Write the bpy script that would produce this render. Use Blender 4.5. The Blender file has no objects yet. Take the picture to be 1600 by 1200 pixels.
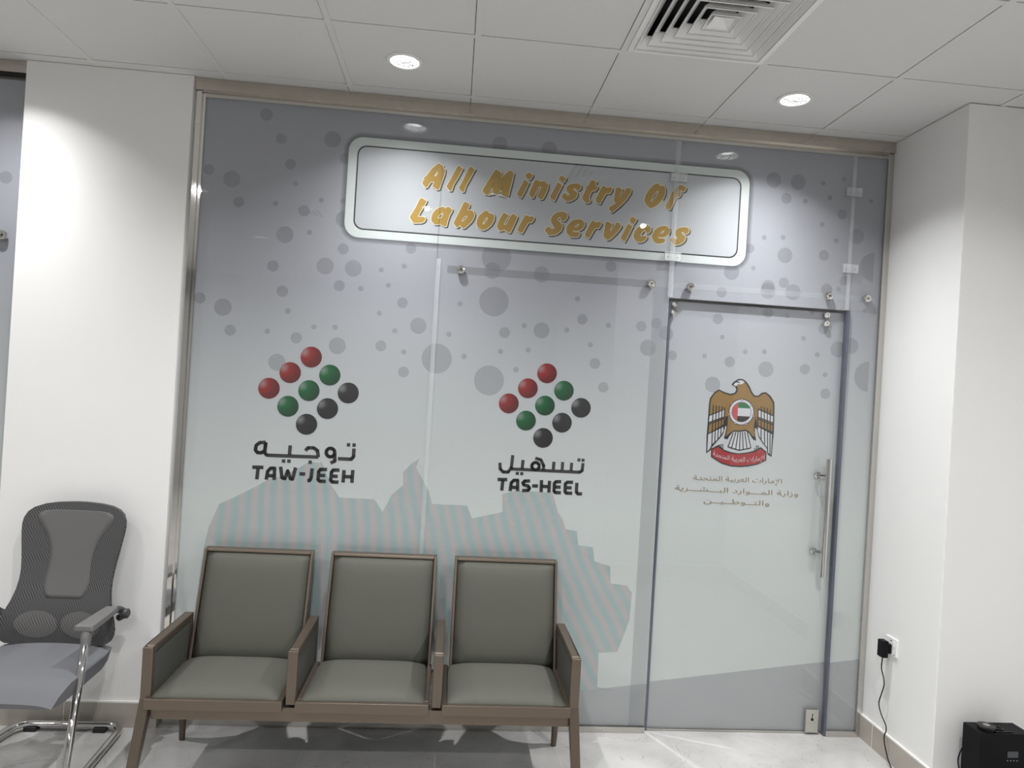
import bpy, bmesh, math, random
from mathutils import Vector, Matrix

S = bpy.context.scene
COL = S.collection
PI = math.pi
H = 3.149          # ceiling height

# ---------------------------------------------------------------- camera
cam_d = bpy.data.cameras.new('camera')
cam_d.sensor_width = 36.0
cam_d.lens = 36.0 * 1091.38 / 1600.0
cam_d.clip_start = 0.02
cam = bpy.data.objects.new('camera', cam_d)
COL.objects.link(cam)
cam.matrix_world = Matrix([[0.994683, -0.059878, -0.083788, 1.798848], [-0.083853, 0.001431, -0.996477, -3.536601], [0.059787, 0.998205, -0.003598, 1.739961], [0.0, 0.0, 0.0, 1.0]])
S.camera = cam

# ---------------------------------------------------------------- world, exposure
wd = bpy.data.worlds.new('world')
S.world = wd
wd.use_nodes = True
wd.node_tree.nodes['Background'].inputs[0].default_value = (0.9, 0.95, 1.0, 1)
wd.node_tree.nodes['Background'].inputs[1].default_value = 0.05
S.view_settings.view_transform = 'Standard'
S.view_settings.look = 'None'
S.view_settings.gamma = 1.0
S.view_settings.use_curve_mapping = False
S.view_settings.exposure = 0.0
S.cycles.max_bounces = 10
S.cycles.diffuse_bounces = 6
S.cycles.transparent_max_bounces = 32
S.cycles.sample_clamp_indirect = 6.0
S.cycles.caustics_reflective = False
S.cycles.caustics_refractive = False

SPOT_W = 165.0           # one recessed downlight along the glass
ROOM_W = 135.0           # the wide downlights of the waiting room
SPOT_CONE = math.radians(123)
BACK_W = 200.0            # downlights of the room behind the glass
SPOT_COL = (0.985, 0.99, 1.0)
BEAM_POWER = 5.5         # how fast the beam weakens away from its axis
ROOM_CONE = math.radians(158)
ROOM_POWER = 1.2

# ---------------------------------------------------------------- artwork and painted reflection outlines, metres on the glass plane (x, z)
LETTERS=[[[(1.66,2.8402),(1.6832,2.8276),(1.6837,2.8196),(1.6939,2.8108),(1.6922,2.7847),(1.6801,2.7449),(1.671,2.7102),(1.66,2.7061),(1.635,2.7217),(1.6432,2.745),(1.6273,2.7437),(1.6083,2.713),(1.602,2.7109),(1.583,2.7335),(1.5914,2.7536),(1.5909,2.7632),(1.6016,2.7706),(1.628,2.8116)],[(1.6591,2.8013),(1.6569,2.785),(1.648,2.7729),(1.6415,2.7733),(1.6488,2.7859)]],[[(1.7599,2.8375),(1.7817,2.8232),(1.7619,2.7777),(1.7415,2.7404),(1.7323,2.7072),(1.7226,2.7064),(1.7054,2.726),(1.724,2.7648),(1.7524,2.8287)]],[[(1.8214,2.8363),(1.8432,2.8236),(1.8203,2.773),(1.8029,2.7391),(1.7952,2.7067),(1.7872,2.7053),(1.7668,2.7231),(1.7825,2.7568),(1.8121,2.829)]],[[(1.9481,2.8342),(1.963,2.829),(1.9767,2.8188),(1.9806,2.7963),(2.0181,2.8353),(2.0279,2.8345),(2.0419,2.8194),(2.0358,2.7847),(2.0272,2.7383),(2.021,2.7052),(2.01,2.6978),(1.9863,2.7121),(1.985,2.7348),(1.9933,2.7583),(1.9817,2.7345),(1.9655,2.7071),(1.9555,2.7096),(1.9402,2.7213),(1.9386,2.7472),(1.9452,2.7738),(1.9342,2.7403),(1.9202,2.7018),(1.9023,2.7035),(1.8885,2.717),(1.8909,2.7302),(1.923,2.7914)]],[[(2.1147,2.8338),(2.1384,2.8228),(2.1373,2.8129),(2.1252,2.7955),(2.1186,2.7966),(2.1021,2.8099),(2.1025,2.8197)]],[[(2.0974,2.7948),(2.1202,2.7804),(2.1027,2.7348),(2.0867,2.7009),(2.075,2.7048),(2.0629,2.7152),(2.067,2.7286)]],[[(2.1562,2.7998),(2.1798,2.7903),(2.2008,2.797),(2.2199,2.7806),(2.2194,2.7609),(2.2083,2.7273),(2.1965,2.7034),(2.1852,2.7008),(2.1663,2.714),(2.1835,2.7563),(2.1845,2.7662),(2.1748,2.7637),(2.1676,2.7468),(2.1487,2.706),(2.1405,2.7053),(2.1238,2.7219),(2.1343,2.7538),(2.15,2.7927)]],[[(2.2861,2.8321),(2.3107,2.8194),(2.3089,2.8111),(2.2967,2.7936),(2.2725,2.8112),(2.2737,2.8195)]],[[(2.2685,2.7962),(2.2925,2.7818),(2.2764,2.746),(2.2578,2.6992),(2.2476,2.7043),(2.2338,2.713),(2.2363,2.7263)]],[[(2.3664,2.7987),(2.3811,2.7956),(2.3889,2.7876),(2.3896,2.7762),(2.3801,2.7639),(2.3642,2.764),(2.3592,2.7736),(2.3494,2.7685),(2.3571,2.7605),(2.3706,2.753),(2.3729,2.7388),(2.3666,2.7239),(2.3514,2.7112),(2.3316,2.7015),(2.3171,2.7021),(2.2943,2.7209),(2.2937,2.7308),(2.3046,2.7418),(2.3132,2.7425),(2.3211,2.7317),(2.3297,2.7338),(2.3323,2.7384),(2.3169,2.7543),(2.3146,2.7685),(2.321,2.7819),(2.3378,2.7919)]],[[(2.4436,2.8224),(2.4689,2.8131),(2.464,2.7982),(2.4747,2.7891),(2.4752,2.7819),(2.4643,2.768),(2.4484,2.7667),(2.4368,2.7412),(2.4349,2.7238),(2.4427,2.7158),(2.4403,2.707),(2.4275,2.7016),(2.4158,2.7035),(2.3986,2.7223),(2.402,2.7384),(2.4172,2.777),(2.4166,2.7871),(2.4279,2.7923),(2.4367,2.8147)]],[[(2.5035,2.7972),(2.5274,2.7877),(2.5416,2.7955),(2.5524,2.7869),(2.5514,2.7782),(2.5408,2.76),(2.5247,2.7601),(2.5165,2.7507),(2.4931,2.7027),(2.4768,2.7071),(2.4688,2.718),(2.471,2.7297),(2.4928,2.7805)]],[[(2.5796,2.7978),(2.6052,2.787),(2.6042,2.7782),(2.5965,2.7602),(2.5948,2.7399),(2.624,2.7914),(2.631,2.7978),(2.6443,2.796),(2.6509,2.785),(2.6488,2.7704),(2.6302,2.737),(2.5972,2.6996),(2.5723,2.6759),(2.5583,2.6647),(2.5508,2.667),(2.538,2.6847),(2.5449,2.6925),(2.5744,2.7136),(2.5636,2.7229),(2.5651,2.7461),(2.57,2.7869)]],[[(2.7875,2.8352),(2.8046,2.8213),(2.8207,2.8255),(2.8307,2.8075),(2.8308,2.7813),(2.8192,2.7513),(2.7972,2.7234),(2.7745,2.707),(2.76,2.7015),(2.748,2.7048),(2.7258,2.7291),(2.7233,2.7463),(2.7293,2.77),(2.7454,2.7974),(2.7646,2.8222)],[(2.7913,2.7969),(2.7946,2.7899),(2.787,2.769),(2.761,2.7349),(2.7591,2.742),(2.768,2.7645)]],[[(2.9108,2.8351),(2.9258,2.8329),(2.9384,2.8223),(2.9376,2.8106),(2.9277,2.801),(2.9187,2.8017),(2.9138,2.81),(2.9041,2.7976),(2.9133,2.7925),(2.9139,2.7838),(2.9057,2.7715),(2.8923,2.7704),(2.8856,2.7597),(2.8727,2.7266),(2.8636,2.7041),(2.8563,2.7026),(2.8369,2.7135),(2.8387,2.7238),(2.8608,2.7751),(2.8615,2.7882),(2.87,2.7962),(2.8864,2.8194),(2.8976,2.8305)]],[[(1.5841,2.6594),(1.6101,2.646),(1.6092,2.6375),(1.5965,2.6153),(1.5815,2.5859),(1.573,2.564),(1.5856,2.5636),(1.6052,2.5638),(1.6107,2.5558),(1.6065,2.5427),(1.593,2.5338),(1.5569,2.5298),(1.5498,2.5326),(1.5325,2.5551),(1.5352,2.5652),(1.5579,2.6065),(1.5749,2.6488)]],[[(1.6971,2.6235),(1.706,2.6157),(1.7181,2.6246),(1.7252,2.6244),(1.7413,2.6129),(1.7404,2.6044),(1.7304,2.5837),(1.7233,2.5605),(1.717,2.5261),(1.7086,2.5248),(1.6942,2.5299),(1.6826,2.5361),(1.6717,2.531),(1.6576,2.5313),(1.6413,2.5469),(1.6389,2.5623),(1.6433,2.5824),(1.6561,2.6032),(1.6749,2.6174)],[(1.6975,2.5924),(1.6967,2.5824),(1.6892,2.5677),(1.6741,2.5608),(1.6728,2.5678),(1.6786,2.5796),(1.688,2.5874)]],[[(1.8021,2.6581),(1.8195,2.6519),(1.8271,2.6426),(1.8262,2.634),(1.8176,2.6134),(1.8357,2.6177),(1.8474,2.6116),(1.8554,2.5966),(1.8534,2.5823),(1.8421,2.5586),(1.8234,2.5387),(1.8101,2.5249),(1.8004,2.5227),(1.784,2.537),(1.7748,2.525),(1.7692,2.5245),(1.7526,2.543),(1.7535,2.5516),(1.7746,2.5986),(1.7944,2.6456)],[(1.8192,2.5866),(1.8156,2.575),(1.7997,2.5581),(1.7913,2.5569),(1.8001,2.5752),(1.808,2.5843)]],[[(1.9142,2.6226),(1.9308,2.6078),(1.9392,2.6093),(1.9508,2.6051),(1.9558,2.5941),(1.9541,2.5741),(1.9427,2.5504),(1.9239,2.5318),(1.9075,2.522),(1.8961,2.5217),(1.8741,2.5336),(1.8675,2.5501),(1.8691,2.5701),(1.879,2.5936),(1.8991,2.6137)],[(1.9205,2.5884),(1.9224,2.5815),(1.9162,2.5654),(1.903,2.5501),(1.8986,2.5512),(1.9021,2.5642),(1.9124,2.5821)]],[[(2.0056,2.6181),(2.0263,2.6069),(2.0241,2.5967),(2.0075,2.5641),(2.0079,2.557),(2.0163,2.5591),(2.0229,2.5681),(2.0392,2.6065),(2.0487,2.6144),(2.0573,2.6137),(2.0724,2.602),(2.0701,2.5919),(2.0515,2.5447),(2.0415,2.5197),(2.033,2.5191),(2.0154,2.5276),(2.0108,2.533),(2.0012,2.5265),(1.987,2.524),(1.9733,2.5386),(1.9725,2.5527),(1.9809,2.579),(1.9975,2.6117)]],[[(2.1131,2.6159),(2.1336,2.6084),(2.1492,2.6125),(2.1584,2.6032),(2.1561,2.593),(2.1469,2.5794),(2.1311,2.5782),(2.1221,2.5617),(2.103,2.5217),(2.0928,2.5237),(2.0765,2.5324),(2.0761,2.5395),(2.1027,2.5973)]],[[(2.2891,2.646),(2.3121,2.6473),(2.3227,2.641),(2.3301,2.6286),(2.327,2.6169),(2.3164,2.6011),(2.3063,2.6009),(2.2944,2.6057),(2.2922,2.6184),(2.2769,2.6086),(2.2801,2.6031),(2.3014,2.5847),(2.3053,2.5693),(2.2993,2.5487),(2.2787,2.5299),(2.2532,2.5222),(2.2373,2.5224),(2.2158,2.5436),(2.2196,2.5525),(2.2318,2.5649),(2.242,2.5637),(2.2498,2.5548),(2.2626,2.5573),(2.2652,2.5618),(2.248,2.5848),(2.2441,2.6017),(2.2515,2.6223),(2.2665,2.6373)]],[[(2.3837,2.6157),(2.4041,2.6139),(2.418,2.6012),(2.4203,2.587),(2.4098,2.5674),(2.3902,2.5558),(2.3715,2.5529),(2.3609,2.5593),(2.366,2.5482),(2.3876,2.5499),(2.398,2.5464),(2.3972,2.5363),(2.3892,2.5241),(2.369,2.5211),(2.3516,2.5212),(2.3318,2.5369),(2.3263,2.5566),(2.3309,2.577),(2.3442,2.5967),(2.3608,2.6096)],[(2.3909,2.5918),(2.3914,2.5847),(2.3818,2.5739),(2.3688,2.5728),(2.3768,2.585),(2.3851,2.5914)]],[[(2.4579,2.6159),(2.4804,2.6061),(2.4975,2.6127),(2.5069,2.6025),(2.5045,2.5936),(2.4952,2.577),(2.4792,2.5772),(2.471,2.5679),(2.4475,2.5215),(2.4355,2.5277),(2.4235,2.534),(2.4244,2.5427),(2.4461,2.5933)]],[[(2.5352,2.6177),(2.5607,2.6067),(2.5627,2.5982),(2.5553,2.5746),(2.556,2.5631),(2.5824,2.6113),(2.5939,2.6166),(2.6111,2.5992),(2.6074,2.5873),(2.583,2.5536),(2.5554,2.5255),(2.5411,2.5201),(2.5226,2.5345),(2.5205,2.5459),(2.5244,2.5779),(2.5283,2.6099)]],[[(2.6644,2.652),(2.6887,2.6394),(2.6877,2.6321),(2.6742,2.6108),(2.6527,2.6264),(2.6535,2.6366)]],[[(2.649,2.6131),(2.6704,2.6003),(2.655,2.563),(2.6342,2.5185),(2.6234,2.5258),(2.6122,2.5322),(2.6136,2.5438),(2.6381,2.5992)]],[[(2.7343,2.617),(2.7522,2.6141),(2.7663,2.6007),(2.7672,2.5862),(2.7577,2.5724),(2.746,2.5707),(2.7347,2.5866),(2.7262,2.5801),(2.7168,2.5649),(2.7145,2.5531),(2.732,2.5574),(2.7454,2.5555),(2.7475,2.5456),(2.7365,2.5317),(2.7194,2.5222),(2.7017,2.5217),(2.68,2.5389),(2.6775,2.556),(2.6822,2.5767),(2.6972,2.5967),(2.7169,2.6113)]],[[(2.832,2.6175),(2.8499,2.616),(2.8654,2.6041),(2.8686,2.5913),(2.8627,2.5748),(2.8443,2.5603),(2.8209,2.5556),(2.8102,2.5606),(2.8123,2.5506),(2.836,2.551),(2.8467,2.546),(2.8429,2.5341),(2.8316,2.5251),(2.8051,2.5219),(2.79,2.5271),(2.7745,2.5491),(2.7743,2.5665),(2.7862,2.5906),(2.8058,2.6081)],[(2.8379,2.5932),(2.8369,2.5844),(2.8285,2.5765),(2.8167,2.5756),(2.8235,2.5863),(2.832,2.5928)]],[[(2.9479,2.6193),(2.963,2.6162),(2.9697,2.6036),(2.9674,2.5917),(2.956,2.5842),(2.944,2.5855),(2.939,2.5939),(2.9289,2.5887),(2.9353,2.5805),(2.9508,2.5715),(2.953,2.56),(2.9464,2.545),(2.9294,2.5305),(2.909,2.5223),(2.8942,2.522),(2.8722,2.5407),(2.8702,2.5493),(2.8828,2.5619),(2.8919,2.5597),(2.8983,2.5529),(2.91,2.5552),(2.9081,2.5624),(2.897,2.5731),(2.8932,2.5874),(2.8997,2.6025),(2.9184,2.6141)]]]
LOGO_TAW={'balls':[(1.0904,1.8263),(0.993,1.7431),(0.8955,1.6597),(1.1861,1.7426),(1.0889,1.6595),(0.9923,1.5761),(1.2815,1.6591),(1.1846,1.5754),(1.0874,1.492)],'lat':[[(0.8382,1.2669),(0.8921,1.2682)],[(0.8668,1.2669),(0.8637,1.2079)],[(0.9091,1.2081),(0.9133,1.2494),(0.927,1.2658),(0.9457,1.2668),(0.9478,1.2086)],[(0.9105,1.2287),(0.9473,1.2291)],[(0.9746,1.2758),(0.9846,1.2213),(0.9982,1.2179),(1.01,1.2569),(1.025,1.2192),(1.0359,1.217),(1.0472,1.2753)],[(1.0678,1.2447),(1.0961,1.2454)],[(1.1281,1.2752),(1.1254,1.2289),(1.1195,1.2148),(1.1082,1.2122)],[(1.2006,1.2733),(1.1688,1.2717),(1.1606,1.2616),(1.1596,1.2216),(1.1676,1.2137),(1.198,1.2138)],[(1.1618,1.2424),(1.1936,1.2426)],[(1.2616,1.2735),(1.2312,1.272),(1.223,1.2613),(1.2213,1.2211),(1.23,1.2126),(1.2605,1.2127)],[(1.2235,1.2413),(1.2547,1.2414)],[(1.284,1.2746),(1.2823,1.2123)],[(1.3268,1.2768),(1.3259,1.2124)],[(1.2832,1.2421),(1.3268,1.2422)]],'ar':[[(1.3258,1.384),(1.3262,1.3439),(1.3161,1.3302),(1.2501,1.3296)],[(1.2334,1.3592),(1.2323,1.3509),(1.2282,1.3437),(1.2217,1.3388),(1.2137,1.3367),(1.2056,1.3379),(1.1985,1.3422),(1.1936,1.3489),(1.1915,1.357),(1.1926,1.3652),(1.1967,1.3724),(1.2033,1.3774),(1.2112,1.3794),(1.2193,1.3782),(1.2264,1.3739),(1.2313,1.3672),(1.2334,1.3592)],[(1.2329,1.3564),(1.2359,1.3172),(1.2156,1.3058)],[(1.0892,1.3613),(1.1018,1.3758),(1.1287,1.3772),(1.1484,1.3644),(1.1544,1.3323)],[(1.1544,1.3323),(0.9098,1.3294)],[(1.0152,1.3836),(1.0135,1.3334)],[(0.8961,1.3924),(0.8675,1.3895),(0.8511,1.375),(0.8484,1.3522),(0.8592,1.3398),(0.8772,1.3394),(0.8938,1.3512),(0.8967,1.3924)],[(0.8961,1.3924),(0.893,1.3429),(0.9017,1.331),(0.9132,1.3289)]],'dots':[(1.2982,1.4013),(1.3255,1.4013),(0.987,1.3045),(1.0131,1.3052),(1.1162,1.3049)]}
LOGO_TAS={'balls':[(2.2722,1.8179),(2.1788,1.7358),(2.0859,1.6534),(2.3645,1.7347),(2.2715,1.6527),(2.1788,1.5711),(2.4579,1.652),(2.3644,1.5707),(2.2714,1.4877)],'lat':[[(2.052,1.2653),(2.1014,1.2663)],[(2.0795,1.2653),(2.0765,1.2094)],[(2.119,1.2086),(2.1228,1.2511),(2.1348,1.2644),(2.1546,1.2654),(2.1579,1.2105)],[(2.1214,1.2285),(2.1568,1.2288)],[(2.2185,1.2649),(2.1916,1.2636),(2.1822,1.254),(2.1871,1.2443),(2.2102,1.2384),(2.2172,1.2274),(2.2107,1.2172),(2.1804,1.2143)],[(2.2299,1.2407),(2.2605,1.2415)],[(2.2765,1.2727),(2.2781,1.2105)],[(2.318,1.2711),(2.318,1.2109)],[(2.277,1.2408),(2.3177,1.2407)],[(2.3782,1.2691),(2.3518,1.2678),(2.3438,1.2589),(2.344,1.2192),(2.3516,1.2125),(2.3802,1.2124)],[(2.3449,1.2405),(2.3771,1.2406)],[(2.44,1.2692),(2.4092,1.2677),(2.4004,1.2588),(2.4014,1.2184),(2.4089,1.2123),(2.4391,1.2123)],[(2.4015,1.2397),(2.4345,1.2398)],[(2.4595,1.2673),(2.4602,1.219),(2.4679,1.2115),(2.4902,1.2119)]],'ar':[[(2.4857,1.3696),(2.483,1.3311),(2.4706,1.3219),(2.1186,1.3215)],[(2.4268,1.3688),(2.4258,1.3261)],[(2.38,1.37),(2.3792,1.3252)],[(2.335,1.3691),(2.334,1.3251)],[(2.2609,1.3427),(2.2598,1.3353),(2.256,1.3289),(2.2501,1.3245),(2.2428,1.3227),(2.2354,1.3238),(2.2289,1.3276),(2.2244,1.3336),(2.2225,1.3408),(2.2235,1.3481),(2.2273,1.3545),(2.2333,1.359),(2.2405,1.3608),(2.248,1.3597),(2.2544,1.3559),(2.259,1.3499),(2.2609,1.3427)],[(2.2378,1.3826),(2.2667,1.3756),(2.2834,1.3474),(2.282,1.3225)],[(2.1759,1.3702),(2.1739,1.3221)],[(2.1221,1.3922),(2.1183,1.3271),(2.104,1.3052),(2.0793,1.304),(2.0622,1.3187),(2.0589,1.3502)]],'dots':[(2.4632,1.3848),(2.4848,1.3845),(2.1503,1.3005),(2.1731,1.3002)]}
BUBBLES=[(1.5476,2.4026,0.0268),(1.9794,2.3898,0.0751),(1.9632,2.3205,0.0416),(2.2139,2.3195,0.041),(1.9798,2.1642,0.075),(2.5708,2.3879,0.0281),(1.5213,2.1261,0.0268),(1.5192,2.3099,0.0129),(2.0429,2.0109,0.0275),(2.1406,2.0531,0.0132),(2.231,2.0346,0.041),(2.3604,2.0452,0.0134),(2.0284,1.9144,0.0132),(2.1684,1.9305,0.0133),(1.845,1.8773,0.014),(2.1122,1.827,0.0143),(1.9784,1.7639,0.076),(2.4377,2.1048,0.0269),(2.4065,2.2084,0.0135),(2.5745,2.0832,0.0136),(2.487,1.9776,0.0135),(2.5166,1.8839,0.028),(2.5676,1.7645,0.0271),(2.7473,2.0906,0.0273),(2.8253,2.1104,0.0274),(2.879,2.0631,0.037),(2.7887,1.9816,0.0421),(2.9174,1.9546,0.0254),(1.8089,2.1411,0.0131),(0.8814,2.8948,0.0262),(1.1292,2.9138,0.0413),(0.5456,2.7138,0.0265),(0.6561,2.6767,0.0411),(0.6963,2.5657,0.0267),(0.9328,2.7732,0.0262),(0.9632,2.6789,0.0124),(0.8728,2.5731,0.0123),(1.0122,2.5479,0.0279),(1.0928,2.6078,0.0124),(1.1966,2.6123,0.0125),(0.9266,2.4228,0.0417),(1.0449,2.4431,0.0124),(1.214,2.3741,0.0274),(0.8781,2.2637,0.0277),(1.131,2.2825,0.042),(1.2691,2.2808,0.0415),(1.4071,2.283,0.0126),(1.2107,2.5216,0.0422),(1.1973,2.8241,0.0274),(0.8029,3.0073,0.0307),(1.2054,2.1899,0.0274),(0.5386,2.0817,0.0278),(0.6511,2.0442,0.0423),(0.6921,1.9337,0.0272),(0.8706,1.9406,0.0129),(0.9316,2.1427,0.0283),(0.9625,2.0466,0.0138),(1.0118,1.9166,0.0276),(1.094,1.9763,0.013),(1.3121,2.1823,0.0132),(1.1979,1.9815,0.0131),(1.214,1.8905,0.0418),(0.9258,1.7904,0.0421),(1.4466,2.2088,0.0125),(1.4103,2.0656,0.0124),(1.4918,1.9835,0.0133),(1.607,2.0165,0.0409),(1.4275,1.9034,0.0273),(1.5422,1.8804,0.0134),(1.5474,1.7803,0.0275),(1.7089,1.858,0.0757),(1.7622,1.9836,0.0126),(3.2094,2.405,0.0413),(3.4954,2.3696,0.0278),(3.4111,2.3214,0.0416),(3.548,2.3236,0.0419),(3.1626,2.2962,0.0275),(3.4204,2.212,0.0277),(3.5274,2.2025,0.0113),(3.6614,2.2336,0.014),(3.1502,2.1608,0.0283),(3.1791,2.0667,0.0129),(3.6227,2.0891,0.0132),(3.3084,1.9981,0.0129),(3.4129,2.0047,0.013),(3.0902,1.9616,0.0128),(3.2282,1.9394,0.0283),(3.4272,1.9132,0.0416),(3.6405,1.9264,0.028),(3.7042,2.0073,0.0132),(3.1428,1.8155,0.0411),(3.7546,1.9047,0.0132),(3.7616,1.8035,0.0282),(3.8178,2.0425,0.0424),(3.8814,2.0619,0.0425),(3.731,2.147,0.0282),(3.7319,2.3502,0.0317),(3.7978,2.3575,0.0123),(3.8233,2.4034,0.0248),(3.9506,2.2552,0.0124),(3.4079,2.9033,0.0404),(3.5415,2.9045,0.0406),(3.4827,2.8136,0.0287),(3.5869,2.8069,0.0131),(3.7199,2.8357,0.0132),(3.6784,2.9097,0.0131),(3.7907,2.9382,0.0132),(3.7939,2.7539,0.0265),(3.9503,2.8368,0.012),(3.8805,2.6436,0.0412),(3.6863,2.6919,0.0132),(3.768,2.6119,0.0132),(3.477,2.6059,0.013),(3.3743,2.5979,0.0129),(3.4931,2.5136,0.0405),(3.7054,2.5296,0.0277),(3.3256,2.4342,0.0129),(3.4119,2.3423,0.0364),(3.2987,2.5354,0.0258),(1.9622,2.964,0.0386),(2.2154,2.9609,0.039)]
HALF_BUBBLES=[(3.9907,1.9047,0.0801),(3.9851,2.4856,0.0776)]
SILHOUETTE=[(0.6292,0.8478),(0.6488,0.9664),(0.6917,1.0783),(0.7732,1.1214),(0.8622,1.173),(0.9216,1.2114),(0.9975,1.2349),(1.1098,1.304),(1.172,1.3071),(1.2255,1.1982),(1.2684,1.1365),(1.4417,1.1365),(1.485,1.0744),(1.5272,1.1645),(1.5798,1.2152),(1.576,1.2793),(1.6208,1.3298),(1.6517,1.3474),(1.6382,1.3065),(1.7091,1.1918),(1.729,1.1261),(1.9062,1.1255),(1.9338,1.062),(2.0864,1.1012),(2.0809,1.1931),(2.1505,1.2126),(2.3369,1.2105),(2.3703,1.1138),(2.4004,1.0715),(2.414,1.0284),(2.4754,1.02),(2.4852,0.9493),(2.5633,0.9415),(2.5731,0.8707),(2.6582,0.8465),(2.6657,0.7589),(2.7534,0.7511),(2.7804,0.7135),(2.7756,0.5702),(2.7237,0.4092),(2.6237,0.4009),(2.6287,0.2257),(2.7303,0.2061)]  # outline of the dark reflections painted on the film
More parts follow.
